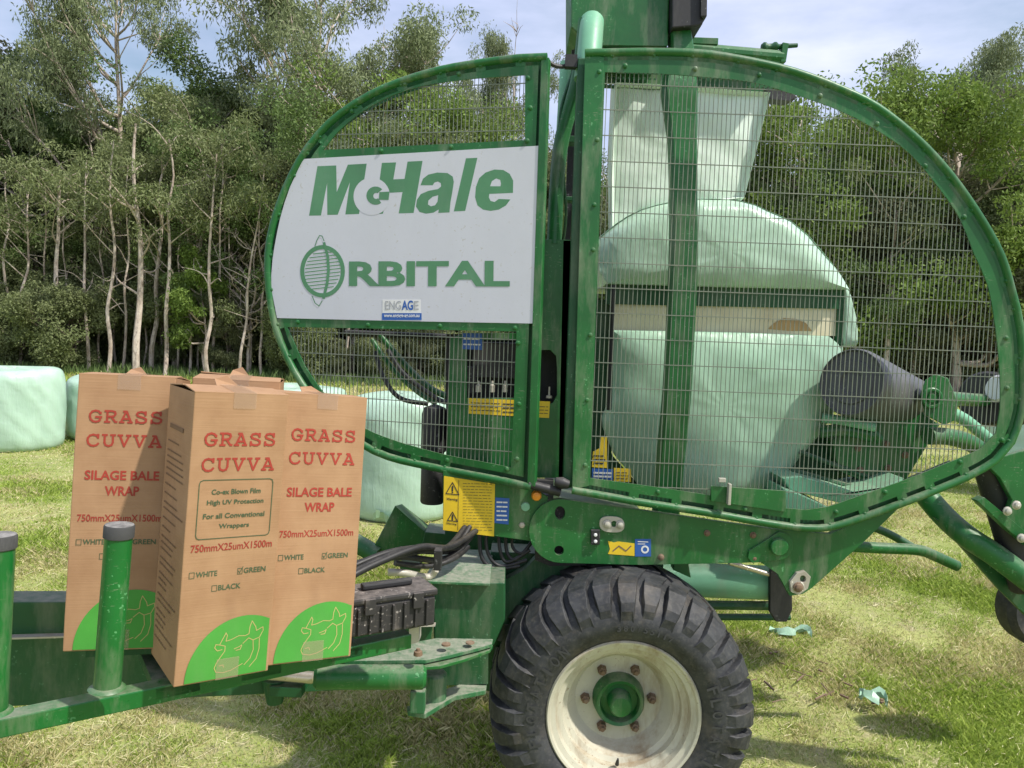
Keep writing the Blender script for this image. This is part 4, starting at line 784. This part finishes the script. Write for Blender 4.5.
# s_ = d x z points toward the camera for a left-to-right beam, so p is the front top edge
ped = part('pedestal', slab([(432, 583), (505, 583), (505, 620), (494, 645), (487, 650), (478, 650), (434, 642)], 3.17, .33), 'darkgreen', bev=.006)
part('pedestal_web', slab([(480, 583), (505, 580), (524, 570), (540, 554), (548, 530), (575, 530), (575, 700), (480, 690)], 3.46, .06), 'darkgreen')
mb = MB(); zt = P(470, 584, 3.15).z; a, b_ = P(423, 584, 3.13), P(490, 584, 3.13)
mb.prism([V((a.x, 3.13, zt)), V((b_.x, 3.13, zt)), V((b_.x-.0, 3.62, zt)), V((a.x+.02, 3.62, zt))], [V((a.x, 3.13, zt+.012)), V((b_.x, 3.13, zt+.012)), V((b_.x, 3.62, zt+.012)), V((a.x+.02, 3.62, zt+.012))]); part('pedestal_top', mb, 'dustygreen', bev=.003)
part('curved_guard', slab(circ(500, 530, 50, 20, -70, 10)+circ(500, 530, 45, -70, 20, 10), 3.5, .25), 'darkgreen')
beam(P(-200, 603, 2.35), P(436, 600, 3.12), .12, .36, 'darkgreen', 'drawbar')
part('drawbar_flange', MB().add([q+V((0, -.004, dz)) for dz in (0, -.006) for q in (P(-200, 640, 2.345), P(436, 622, 3.115), P(436, 622, 3.115)+V((0, -.03, 0)), P(-200, 640, 2.345)+V((0, -.03, 0)))], [(0, 1, 2, 3), (4, 7, 6, 5), (0, 4, 5, 1), (1, 5, 6, 2), (2, 6, 7, 3), (3, 7, 4, 0)]), 'galv')
RA, RB = P(-160, 753, 1.72), P(412, 634, 2.52)
rail = beam(RA, RB, .055, .05, 'postgreen', 'side_rail')
part('rail_end', slab([(409, 629), (419, 627), (419, 642), (409, 645)], 2.52, .06), 'galv')
def railp(t): return RA.lerp(RB, t)
rd = (RB-RA).normalized(); rs = V((-rd.y, rd.x, 0)).normalized()
def post(base, top, r=.033):
    o = part('rail_post', MB().tube([base, top], r, 24), 'postgreen', sm=True); d = (top-base).normalized()
    obj('post_cap', MB().lathe(top-d*.03, d, [(0, r+.001), (.002, r+.0035), (.03, r+.0035), (.034, r+.001), (.036, .0001)], 24), 'rubbercap', o, sm=True); obj('weld_ring', MB().lathe(base, d, [(0, r+.012), (.004, r+.008), (.008, r), (.008, r-.01)], 24), 'postgreen', o, sm=True); return o
post(P(107, 688, 1.945), P(119.5, 526, 1.95)); post(P(-8, 712, 1.80), P(0, 536, 1.81))
# cross pieces carrying the boxes
mb = MB()
for ta, tb_ in ((.46, .54), (.62, .70), (.80, .88)):
    a, b_ = railp(ta), railp(tb_); q0 = [a+V((0, 0, -.006)), b_+V((0, 0, -.006)), b_+rs*.42+V((0, 0, -.006)), a+rs*.42+V((0, 0, -.006))]; mb.prism(q0, [p-V((0, 0, .03)) for p in q0])
part('deck_cleat', mb, 'darkgreen')
mb = MB(); q0 = [V(p) for p in ((-1.20, 2.19, 1.092), (-.98, 2.24, 1.092), (-1.0, 2.75, 1.092), (-1.26, 2.62, 1.092))]; mb.prism(q0, [p-V((0, 0, .02)) for p in q0]); part('deck_shelf', mb, 'darkgreen')
# hitch deck: two plates, cylinder and lower bracket
def flat(poly, z, th):      # horizontal plate from pixels seen on height z
    pts = []
    for u, v in poly: d = ray(u, v); pts.append(CC+d*((z-HC)/d.z))
    return MB().prism(pts, [p-V((0, 0, th)) for p in pts])
dk = part('hitch_plate', flat([(335, 655), (395, 646), (436, 638), (493, 639), (492, 644), (478, 648), (450, 655), (426, 660), (345, 661)], .83, .014), 'dustygreen', bev=.002)
part('hitch_plate', flat([(338, 662), (426, 661), (455, 656), (480, 649), (493, 645), (490, 650), (465, 659), (440, 666), (412, 668), (380, 664)], .81, .012), 'green', bev=.002)
mb = MB().lathe(P(418, 655, 2.75), (0, 0, 1), [(0, .017), (.014, .015), (.016, .008), (.024, .007), (.024, .0001)], 10); mb.lathe(P(446, 645, 2.9), (0, 0, 1), [(0, .018), (.006, .017), (.007, .0001)], 12); mb.lathe(P(470, 643, 2.95), (0, 0, 1), [(0, .018), (.004, .017), (.005, .0001)], 12); obj('deck_bolt', mb, 'rust', dk, sm=True)
cyl(P(314, 677, 2.72), P(426, 677, 2.78), .044, 'green', 'steering_ram', 24)
cyl(P(250, 672, 2.8), P(316, 678, 2.8), .022, 'chrome', 'steering_ram_rod', 16)
part('hitch_lug', MB().box(P(418, 700, 2.84), (.055, .05, .085)), 'dustygreen', bev=.004); mb = MB(); mb.lathe(P(434, 686, 3.0), (0, 0, 1), [(-.06, .05), (.05, .05), (.06, .04), (.06, .0001)], 24); part('hitch_pin', mb, 'dustygreen', bev=.004)
part('lower_hitch_plate', flat([(407, 706), (425, 704), (442, 690), (460, 684), (487, 682), (486, 690), (455, 696), (425, 714), (408, 711)], .60, .02), 'dustygreen', bev=.003)
part('hitch_web', slab([(428, 655), (488, 648), (488, 684), (430, 686)], 3.12, .04), 'darkgreen')
mb = MB(); mb.box(P(290, 685, 2.85), (.12, .12, .04)); mb.lathe(P(275, 690, 2.85), (0, 0, 1), [(-.05, .03), (.05, .05), (.05, .0001)], 14); part('hitch_lug', mb, 'darkgreen', bev=.004)
# hoses along the drawbar and behind the wheel
hs = [([(330, 590, 2.7), (350, 577, 2.75), (380, 562, 2.85), (420, 546, 3.0), (450, 540, 3.15), (480, 528, 3.4)], .013), ([(330, 582, 2.72), (352, 573, 2.78), (385, 558, 2.88), (420, 551, 3.05), (448, 545, 3.2), (470, 520, 3.42)], .013),
 ([(335, 575, 2.8), (356, 565, 2.85), (390, 552, 2.95), (425, 543, 3.1), (455, 536, 3.25), (476, 515, 3.42)], .012), ([(340, 570, 2.85), (370, 560, 2.9), (405, 557, 3.0), (440, 560, 3.15), (462, 548, 3.3), (474, 520, 3.42)], .013),
 ([(395, 563, 3.0), (430, 566, 3.1), (455, 558, 3.2), (468, 530, 3.38)], .011), ([(400, 549, 3.1), (440, 552, 3.2), (458, 541, 3.3), (464, 518, 3.42)], .011), ([(360, 571, 2.8), (395, 553, 2.92), (436, 541, 3.1), (462, 532, 3.3), (482, 520, 3.42)], .010),
 ([(480, 520, 3.42), (481, 555, 3.4), (494, 568, 3.4), (520, 566, 3.4)], .009), ([(487, 520, 3.42), (487, 550, 3.4), (500, 566, 3.4), (527, 560, 3.4)], .008), ([(498, 520, 3.42), (500, 550, 3.4), (508, 562, 3.4), (530, 550, 3.4)], .008), ([(508, 520, 3.42), (506, 548, 3.42), (515, 560, 3.4), (532, 542, 3.42)], .008), ([(516, 520, 3.42), (512, 545, 3.42), (522, 553, 3.4), (534, 538, 3.42)], .007)]
for pts, r in hs:
    part('hydraulic_hose', tubep(pts, r), 'hose', sm=True)
part('hose_clamp', MB().box(P(438, 559, 3.02), (.03, .05, .08)), 'black', bev=.003)
part('drain_cock', tubep([(388, 572, 3.0), (405, 573, 3.02), (428, 577, 3.1), (436, 570, 3.1)], .014), 'galv', sm=True)
# folded pick-up wing behind
pw = part('pickup_wing', slab([(395, 506), (426, 532), (422, 545), (396, 552), (372, 550)], 4.1, .02), 'green', bev=.003)
obj('wing_fold', MB().add([P(395, 506, 4.09), P(402, 504, 4.3), P(432, 528, 4.3), P(426, 533, 4.09)], [(0, 1, 2, 3)]), 'green', pw)
part('pickup_tube', tubep([(340, 536, 4.2), (356, 543, 4.15), (378, 556, 4.1)], .05), 'green', sm=True); part('pickup_block', slab([(425, 532), (447, 534), (447, 552), (420, 552)], 4.0, .2), 'darkgreen', bev=.004); part('pickup_block', slab([(400, 563), (420, 563), (420, 572), (400, 570)], 4.0, .1), 'green')
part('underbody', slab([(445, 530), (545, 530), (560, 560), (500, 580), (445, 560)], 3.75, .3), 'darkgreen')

# ------------------------------------------------------------------ bale being wrapped
bc = P(729, 330, 3.9); WB = thing('bale_in_wrapper', (bc.x, 4.4, P(729, 470, 3.9).z), 'half wrapped pale green bale held inside the machine behind the big wire guard', 'bale')
def pillow(outline, Y0, depth, bulge, edge, rings=9, seed=0, side=0):
    pts = [P(u, v, Y0) for u, v in outline]; c = sum(pts, V((0, 0, 0)))/len(pts); n = len(pts); mb = MB()
    zc0 = min(p.z for p in pts); zc1 = max(p.z for p in pts)
    def ew(z):
        if side == 0: return 1
        q = (z-zc0)/(zc1-zc0); return min(1, 1.8*(q if side > 0 else 1-q))
    for k in range(rings+1):
        t = k/rings; s_ = t; y = -bulge*(1-s_**4)-0.0; 
        for p in pts:
            q = c+(p-c)*s_; a = atan2(p.z-c.z, p.x-c.x); mb.v.append(V((q.x, Y0+y+edge*ew(p.z)*(max(0, s_-.80)/.20)**2+.004*sin(a*11+seed+s_*7)*s_, q.z)))
    for (sc_, yy) in ((1.006, edge*.5+.03), (1.012, edge+.05), (1.0, depth*.5), (.99, depth-.08), (.9, depth), (.01, depth+.02)):
        for p in pts: q = c+(p-c)*sc_; mb.v.append(V((q.x, Y0+(yy if yy > .2 else yy*ew(p.z)+.004), q.z)))
    tot = rings+1+6
    for k in range(tot-1):
        for i in range(n): j = (i+1) % n; mb.f.append((k*n+i, k*n+j, (k+1)*n+j, (k+1)*n+i))
    return mb
def dn(l, corners=()): return dens(l, corners)
up = dn([(600, 237), (618, 222), (645, 207), (690, 197), (745, 198), (772, 208), (797, 219), (815, 234), (830, 254), (843, 275), (849, 289), (760, 287), (680, 285), (609, 283), (601, 270)], {0, 10, 13})
obj('upper_film', pillow(up, 3.78, 1.1, .05, .09, 14, 0, 1), 'film', WB, sm=True)
lo = dn([(613, 331), (680, 332), (760, 334), (828, 337), (838, 345), (845, 368), (845, 397), (828, 428), (802, 459), (784, 482), (750, 500), (700, 508), (655, 500), (634, 476), (620, 460), (607, 430), (606, 419), (615, 400), (614, 360)], {0, 3, 6, 16, 17})
obj('lower_film', pillow(lo, 3.80, 1.1, .05, .035, 14, 2, -1), 'filmdark', WB, sm=True)  # shade on the lower half is put into this darker film colour
obj('side_film', pillow(dn([(843, 276), (851, 293), (857, 318), (859, 346), (844, 347), (844, 310)], {0}), 3.84, 1.0, .01, .03), 'film', WB, sm=True)
obj('inner_film', slab([(612, 300), (838, 306), (838, 336), (612, 333)], 3.86, .9), 'beige', WB)
obj('brown_stain', slab([(768, 329), (774, 323), (784, 318), (796, 319), (806, 323), (812, 331), (790, 331)], 3.857, .002), 'stain', WB)
obj('film_shadow_strip', slab([(606, 278), (846, 284), (846, 301), (606, 296)], 3.95, .02), 'darkgreen', WB, 'dark green strip painting in the shade between the two layers of film')  # dark colour stands in for the shadow in the gap between films
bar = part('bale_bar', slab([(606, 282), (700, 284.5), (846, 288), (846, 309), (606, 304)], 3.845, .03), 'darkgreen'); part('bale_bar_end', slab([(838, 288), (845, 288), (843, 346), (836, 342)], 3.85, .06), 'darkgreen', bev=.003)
mb = pillow(dn([(614, 84), (660, 86), (769, 94), (758, 140), (743, 199), (690, 206), (640, 216), (611, 236), (610, 150)], {0, 2, 4, 7}), 3.90, .04, .012, .01, seed=4); obj('stretched_film', mb, 'filmpale', WB, sm=True)  # pale albedo stands in for light coming through the film
# core of the bale (fills between the layers)
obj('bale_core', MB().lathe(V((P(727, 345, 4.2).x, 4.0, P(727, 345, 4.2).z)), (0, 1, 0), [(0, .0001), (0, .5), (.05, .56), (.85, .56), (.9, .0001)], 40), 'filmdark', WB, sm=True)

# ------------------------------------------------------------------ toolbox
def oriented(o, yaw): return Matrix.Rotation(yaw, 3, 'Z')
ty_ = .50; Rt = Matrix.Rotation(ty_, 3, 'Z'); tb0 = P(348.5, 639, 2.36)
TB = thing('toolbox', tb0+Rt@V((.17, .08, 0)), 'grimy black plastic toolbox beside the boxes on the green rail', 'toolbox')
L_, D_, H_ = .29, .14, .10
obj('case', MB().box(tb0+Rt@V((L_/2, D_/2, H_/2)), (L_, D_, H_), Rt), 'toolboxmat', TB, bev=.008)
mb = MB().box(tb0+Rt@V((L_/2, D_/2, H_+.012)), (L_+.012, D_+.012, .024), Rt); obj('lid', mb, 'toolboxmat', TB, bev=.008)
mb = MB()
for k in range(7): mb.box(tb0+Rt@V((.03+k*.038, -.004, H_*.48)), (.008, .01, H_*.85), Rt)
mb.box(tb0+Rt@V((.065, -.008, H_-.005)), (.035, .012, .05), Rt); mb.box(tb0+Rt@V((.225, -.008, H_-.005)), (.035, .012, .05), Rt); obj('rib', mb, 'toolboxmat', TB, bev=.002)
obj('handle', MB().box(tb0+Rt@V((L_*.5, D_*.5, H_+.036)), (.17, .03, .02), Rt), 'black', TB, bev=.006)

# ------------------------------------------------------------------ cardboard boxes
SF = {  # slab-serif capitals as strokes on a 10 x 14 grid
 'G': [[(9.2, 11.5), (9.2, 10)], [(9, 10.6), (7.6, 12.8), (5, 13.6), (2.4, 12.4), (.9, 9.5), (.7, 6.8), (1.4, 3.2), (3.4, .7), (5.8, .3), (8, 1.2), (8.9, 2.6), (8.9, 6)], [(5.6, 6), (10, 6)]],
 'R': [[(2.2, .4), (2.2, 13.6)], [(.4, 13.5), (6, 13.5), (8.3, 12.6), (8.8, 10.3), (7.8, 7.8), (5.8, 6.9), (2.2, 6.9)], [(5.4, 6.9), (8.8, .7), (10, .6)], [(.4, .5), (4.2, .5)]],
 'A': [[(3, 13.5), (5.4, 13.5), (9.3, .5)], [(5, 13.5), (.9, .5)], [(2.2, 4.6), (8.1, 4.6)], [(0, .5), (3.2, .5)], [(6.8, .5), (10, .5)]],
 'S': [[(8.4, 13.8), (8.4, 10)], [(8.4, 11), (7, 13), (4.8, 13.6), (2.2, 12.8), (1.2, 10.8), (2, 8.7), (4.6, 7.5), (7.2, 6.5), (9, 4.8), (8.8, 2.2), (7, .6), (4.6, .4), (2.2, 1.3), (1.2, 3)], [(1.1, 4.2), (1.1, .2)]],
 'C': [[(9, 13.8), (9, 9.8)], [(9, 10.6), (7.4, 12.9), (5, 13.6), (2.4, 12.4), (.9, 9.5), (.7, 6.8), (1.4, 3.2), (3.4, .7), (5.8, .3), (8, 1.2), (9.3, 3.2)]],
 'U': [[(0, 13.5), (3.4, 13.5)], [(6.6, 13.5), (10, 13.5)], [(1.7, 13.5), (1.7, 4.5), (2.6, 1.6), (5, .4), (7.4, 1.6), (8.3, 4.5), (8.3, 13.5)]],
 'V': [[(0, 13.5), (3.2, 13.5)], [(6.8, 13.5), (10, 13.5)], [(1.2, 13.5), (5, .6), (8.8, 13.5)]]}
def carton(c, yaw, rx, ry, w_, h_, label, front=1, seed=0, full=True):
    R = random.Random(seed); Rm = (Matrix.Rotation(yaw, 3, 'Z')@Matrix.Rotation(ry, 3, 'Y')@Matrix.Rotation(rx, 3, 'X')); c = V(c)
    T_ = thing('cardboard_box', c, label, 'box', 'cardboard boxes standing on the drawbar')
    T_.rotation_euler = Rm.to_euler(); 
    # children are modelled in the box's own frame
    ORG[T_] = V((0, 0, 0))
    W3 = lambda x, y, z: V((x, y, z))
    body = MB(); b8 = .0
    n_ = 8; vs = []; fs = []
    for k in range(n_+1):   # walls with a slight belly and dents
        z = h_*k/n_; be = .0007*sin(pi*k/n_)
        ring = [(0, -be), (w_*.33, -be*1.6), (w_*.66, -be*1.3), (w_, -be), (w_+be*1.4, w_*.5), (w_, w_), (w_*.5, w_+be), (0, w_), (-be*1.4, w_*.5)]
        for x, y in ring: vs.append(W3(x+R.uniform(-.0004, .0004), y+R.uniform(-.0004, .0004), z))
    m_ = 9
    for k in range(n_):
        for i in range(m_): j = (i+1) % m_; fs.append((k*m_+i, k*m_+j, (k+1)*m_+j, (k+1)*m_+i))
    fs.append(tuple(range(m_-1, -1, -1))); body.add(vs, fs); obj('carton_body', body, 'card', T_, bev=.003)
    obj('inside', MB().add([W3(0.003, 0.003, h_-.012), W3(w_-.003, .003, h_-.012), W3(w_-.003, w_-.003, h_-.012), W3(.003, w_-.003, h_-.012)], [(0, 1, 2, 3)]), 'cardinner', T_)
    def flap(pts, th=.004):
        pts = [V(p) for p in pts]; nrm = (pts[1]-pts[0]).cross(pts[-1]-pts[0]).normalized()*th; mb = MB(); mb.prism([p+nrm for p in pts], pts); return obj('flap', mb, 'card', T_, bev=.001)
    g = .007; flap([(0, .0, h_-.001), (w_, 0, h_-.001), (w_-.004, w_*.47, h_+g), (.004, w_*.46, h_+g*1.2)]); flap([(w_, w_, h_-.001), (0, w_, h_-.001), (.004, w_*.53, h_+g*.8+R.uniform(0, .01)), (w_-.004, w_*.52, h_+g*.6)])
    flap([(w_*.36, w_*.5, h_+g*1.25), (w_*.60, w_*.47, h_+g*1.3), (w_*.5, w_*.60, h_+g+.022+.008*seed % .012), (w_*.38, w_*.66, h_+g+.018)], .003)
    pl = Plane(V((0, 0, 0)), 0)
    obj('tape', MB().add([W3(w_*.4, -.0026, h_*.95), W3(w_*.64, -.0026, h_*.95), W3(w_*.64, -.0026, h_+.004), W3(w_*.4, -.0026, h_+.004), W3(w_*.64, w_*.5, h_+g*1.7+.004), W3(w_*.4, w_*.5, h_+g*1.7+.004)], [(0, 1, 2, 3), (3, 2, 4, 5)]), 'tape', T_)
    obj('tape', MB().add([W3(w_*.42, -.0034, .001), W3(w_*.66, -.0034, .001), W3(w_*.66, -.0034, h_*.075), W3(w_*.42, -.0034, h_*.075)], [(0, 1, 2, 3)]), 'tape', T_)
    yo = -.0019; F = lambda x, z, k=0: V((x*w_, yo-.0002*k, z*h_))
    # red writing
    red = MB(); cnt = [0]
    def st2(p, q, wd, mb, k=0):
        a, b_ = V(p), V(q); d = (b_-a)
        if d.length < 1e-7: return
        d = d.normalized(); nn = V((-d.z, 0, d.x))*wd/2; e = d*wd*.35; cnt[0] += 1; o_ = V((0, -.00006*(cnt[0] % 7), 0)); mb.add([a-e+nn+o_, b_+e+nn+o_, b_+e-nn+o_, a-e-nn+o_], [(0, 1, 2, 3)])
    def word(s, x0, x1, z0, hh, wd):
        nonlocal red
        n = len(s); cw = (x1-x0)/(n-.2)
        for i, chh in enumerate(s):
            for ln in SF[chh]:
                for a, b_ in zip(ln[:-1], ln[1:]): st2(F(x0+cw*(i+a[0]/12.5), z0+hh*a[1]/14), F(x0+cw*(i+b_[0]/12.5), z0+hh*b_[1]/14), wd, red)
    zt = .80 if front else .80
    gb, cb_, db, wb_ = (.822, .735, .458, .371) if front else (.828, .740, .466, .383); word('GRASS', .13, .88, gb, .043, .0056); obj('red_print', red, 'inkred', T_); red = MB(); word('CUVVA', .12, .88, cb_, .043, .0056); obj('red_print', red, 'inkred', T_); red = MB()
    def tx(s, x0, x1, z0, z1, mat, k=1, **kw):
        q = mesh_text(s, None, None, None, F(x0, z0, k), F(x1, z0, k), F(x0, z1, k), **kw); return q
    if front:
        gr = MB(); zz = [(.654, 'Co-ex Blown Film', .24, .76), (.614, 'High UV Protection', .20, .80), (.571, 'For all Conventional', .17, .82), (.531, 'Wrappers', .34, .66)]
        for z, s, a, b_ in zz: q = tx(s, a, b_, z, z+(.021 if 'p' in s[2:] or 'g' in s else .018), None, offset=.022); gr.add(q.v, q.f)
        bx = [(.15, .502), (.85, .502), (.88, .506), (.89, .516), (.89, .69), (.88, .70), (.85, .704), (.15, .704), (.12, .70), (.11, .69), (.11, .516), (.12, .506), (.15, .502)]
        for a, b_ in zip(bx[:-1], bx[1:]): st2(F(*a), F(*b_), .0022, gr)
        obj('green_print', gr, 'inkgreen', T_)
        dimz = db; cz = wb_
    else:
        obj('red_print', tx('SILAGE BALE', .12, .88, .617, .652, None, offset=.025), 'inkred', T_); obj('red_print', tx('WRAP', .33, .68, .560, .595, None, offset=.025), 'inkred', T_); dimz = db; cz = wb_
    q = tx('750mmX25umX1500m', .07, .93, dimz, dimz+.026, None, offset=.012); red.add(q.v, q.f); obj('red_print', red, 'inkred', T_)
    gr = MB()
    for s, a, b_, z, tick in (('WHITE', .14, .36, cz, 0), ('GREEN', .64, .88, cz, 1), ('BLACK', .38, .62, cz-.052, 0)):
        q = tx(s, a, b_, z, z+.019, None, offset=.02); gr.add(q.v, q.f); c0 = a-.065
        sq = [(c0, z-.001), (c0+.05, z-.001), (c0+.05, z+.019), (c0, z+.019), (c0, z-.001)]
        for p, q_ in zip(sq[:-1], sq[1:]): st2(F(*p), F(*q_), .0014, gr)
        if tick: st2(F(c0+.01, z+.01), F(c0+.022, z+.003), .002, gr); st2(F(c0+.022, z+.003), F(c0+.055, z+.024), .002, gr)
    obj('green_print', gr, 'inkgreen', T_)
    # green quarter disc with a cattle head drawn in line
    rad = .245; arc = [(1.0-.004, .006)]
    pts2 = [(.06+0, .006)]
    for i in range(25):
        a = pi-(pi*.64)*i/24; x = .70+.60*cos(a); z = .006+.212*sin(a)
        if x > .97: break
        pts2.append((x, z))
    zl = pts2[-1][1]; pts2 += [(.97, zl), (.97, .006)]
    mb = MB(); mb.prism([F(x, z, 0) for x, z in pts2], [F(x, z, 0)+V((0, .0003, 0)) for x, z in pts2]); obj('green_emblem', mb, 'boxgreen', T_)
    cow = [[(.44, .125), (.50, .118), (.50, .100), (.46, .082), (.42, .062), (.40, .045), (.42, .030), (.50, .024), (.58, .028), (.64, .036), (.70, .045)], [(.44, .125), (.47, .145), (.50, .165), (.515, .155), (.505, .135), (.56, .138), (.64, .148), (.71, .145), (.75, .150)], [(.44, .125), (.40, .128), (.39, .117), (.42, .105), (.47, .107)], [(.75, .150), (.755, .175), (.775, .195), (.82, .172), (.83, .158), (.90, .168), (.905, .155), (.87, .132), (.80, .125), (.75, .135), (.69, .118)], [(.80, .125), (.81, .09), (.78, .06), (.72, .04)], [(.87, .128), (.875, .09), (.85, .055), (.78, .03)], [(.60, .103), (.65, .108), (.68, .113), (.665, .098), (.62, .097)], [(.45, .05), (.49, .052), (.50, .043)]]
    mb = MB()
    for ln in cow:
        for a, b_ in zip(ln[:-1], ln[1:]): st2(F(*a, 2), F(*b_, 2), .0022, mb)
    obj('emblem_drawing', mb, 'boxline', T_)
    # small print on the left side
    sp = MB(); xo = -.0022
    def sst(y0, y1, z, wd): sp.add([V((xo, w_*(1-y0), z*h_)), V((xo, w_*(1-y1), z*h_)), V((xo, w_*(1-y1), z*h_+wd)), V((xo, w_*(1-y0), z*h_+wd))], [(0, 1, 2, 3)])
    z = .80; sst(.16, .7, .85, .012)
    R3 = random.Random(3)
    while z > .05:
        y = .12; end = R3.uniform(.45, .9)
        while y < end: L = R3.uniform(.03, .09); sst(y, min(end, y+L), z, .0042); y += L+.014
        z -= R3.choice([.022, .022, .034, .022])
    obj('small_print', sp, 'inkbrown', T_)
    return T_
carton((-.865, 2.003, 1.082), .649, .0097, .057, .254, .785, 'nearest cardboard box, with the framed green text panel under its red lettering', 1, 1)
carton((-1.237, 2.138, 1.109), .236, -.105, .024, .260, .783, 'leftmost cardboard box, half shaded and partly behind the green post', 0, 2)
carton((-.680, 2.172, 1.073), .55, -.086, .0757, .26, .783, 'rightmost cardboard box, next to the black toolbox', 0, 3)
carton((-1.0, 2.365, 1.10), .24, -.03, .03, .26, .775, 'cardboard box at the back, only its top showing between the others', 0, 4)

# ------------------------------------------------------------------ film scraps on the grass
def scrap(u, v, L, label, seed):
    R = random.Random(seed); d = ray(u, v); p = CC+d*((.02-HC)/d.z); mb = MB(); n = 14; a = R.uniform(-.5, .2); w_ = .05
    for i in range(n):
        t = i/(n-1); c = p+V((L*t*cos(a)+.02*sin(i*1.3), L*t*sin(a)*.6+.03*sin(i*.8), .03+.02*sin(i*1.1+seed))); ww = w_*(.5+.5*sin(pi*t))
        for k in range(4): mb.v.append(c+V((.01*sin(i+k), ww*(k/3-.5), .025*sin(k*1.7+i*.9))))
    for i in range(n-1):
        for k in range(3): mb.f.append((i*4+k, i*4+k+1, i*4+k+5, i*4+k+4))
    o = obj('film_scrap', mb, 'filmdark', None, label, sm=True, org=p); o['category'] = 'plastic scrap'; o['group'] = 'scraps of film on the grass'
scrap(768, 636, .32, 'long curled scrap of green film on the grass by the lower roller', 2); scrap(858, 700, .16, 'short scrap of green film alone on the grass right of the wheel', 3)
# litter of broken bark and dry sticks
R = random.Random(9); mb = MB()
for k in range(26):
    x, y = R.uniform(1.35, 2.3), R.uniform(4.3, 5.1); a = R.uniform(0, 6.28); L = R.uniform(.03, .12); p = V((x, y, .012)); mb.tube([p, p+V((cos(a)*L, sin(a)*L, R.uniform(0, .02)))], R.uniform(.003, .008), 5)
o = obj('straw_litter', mb, 'rust', None, kind='stuff'); o['label'] = 'dark broken sticks and clods lying on the grass'; o['category'] = 'litter'
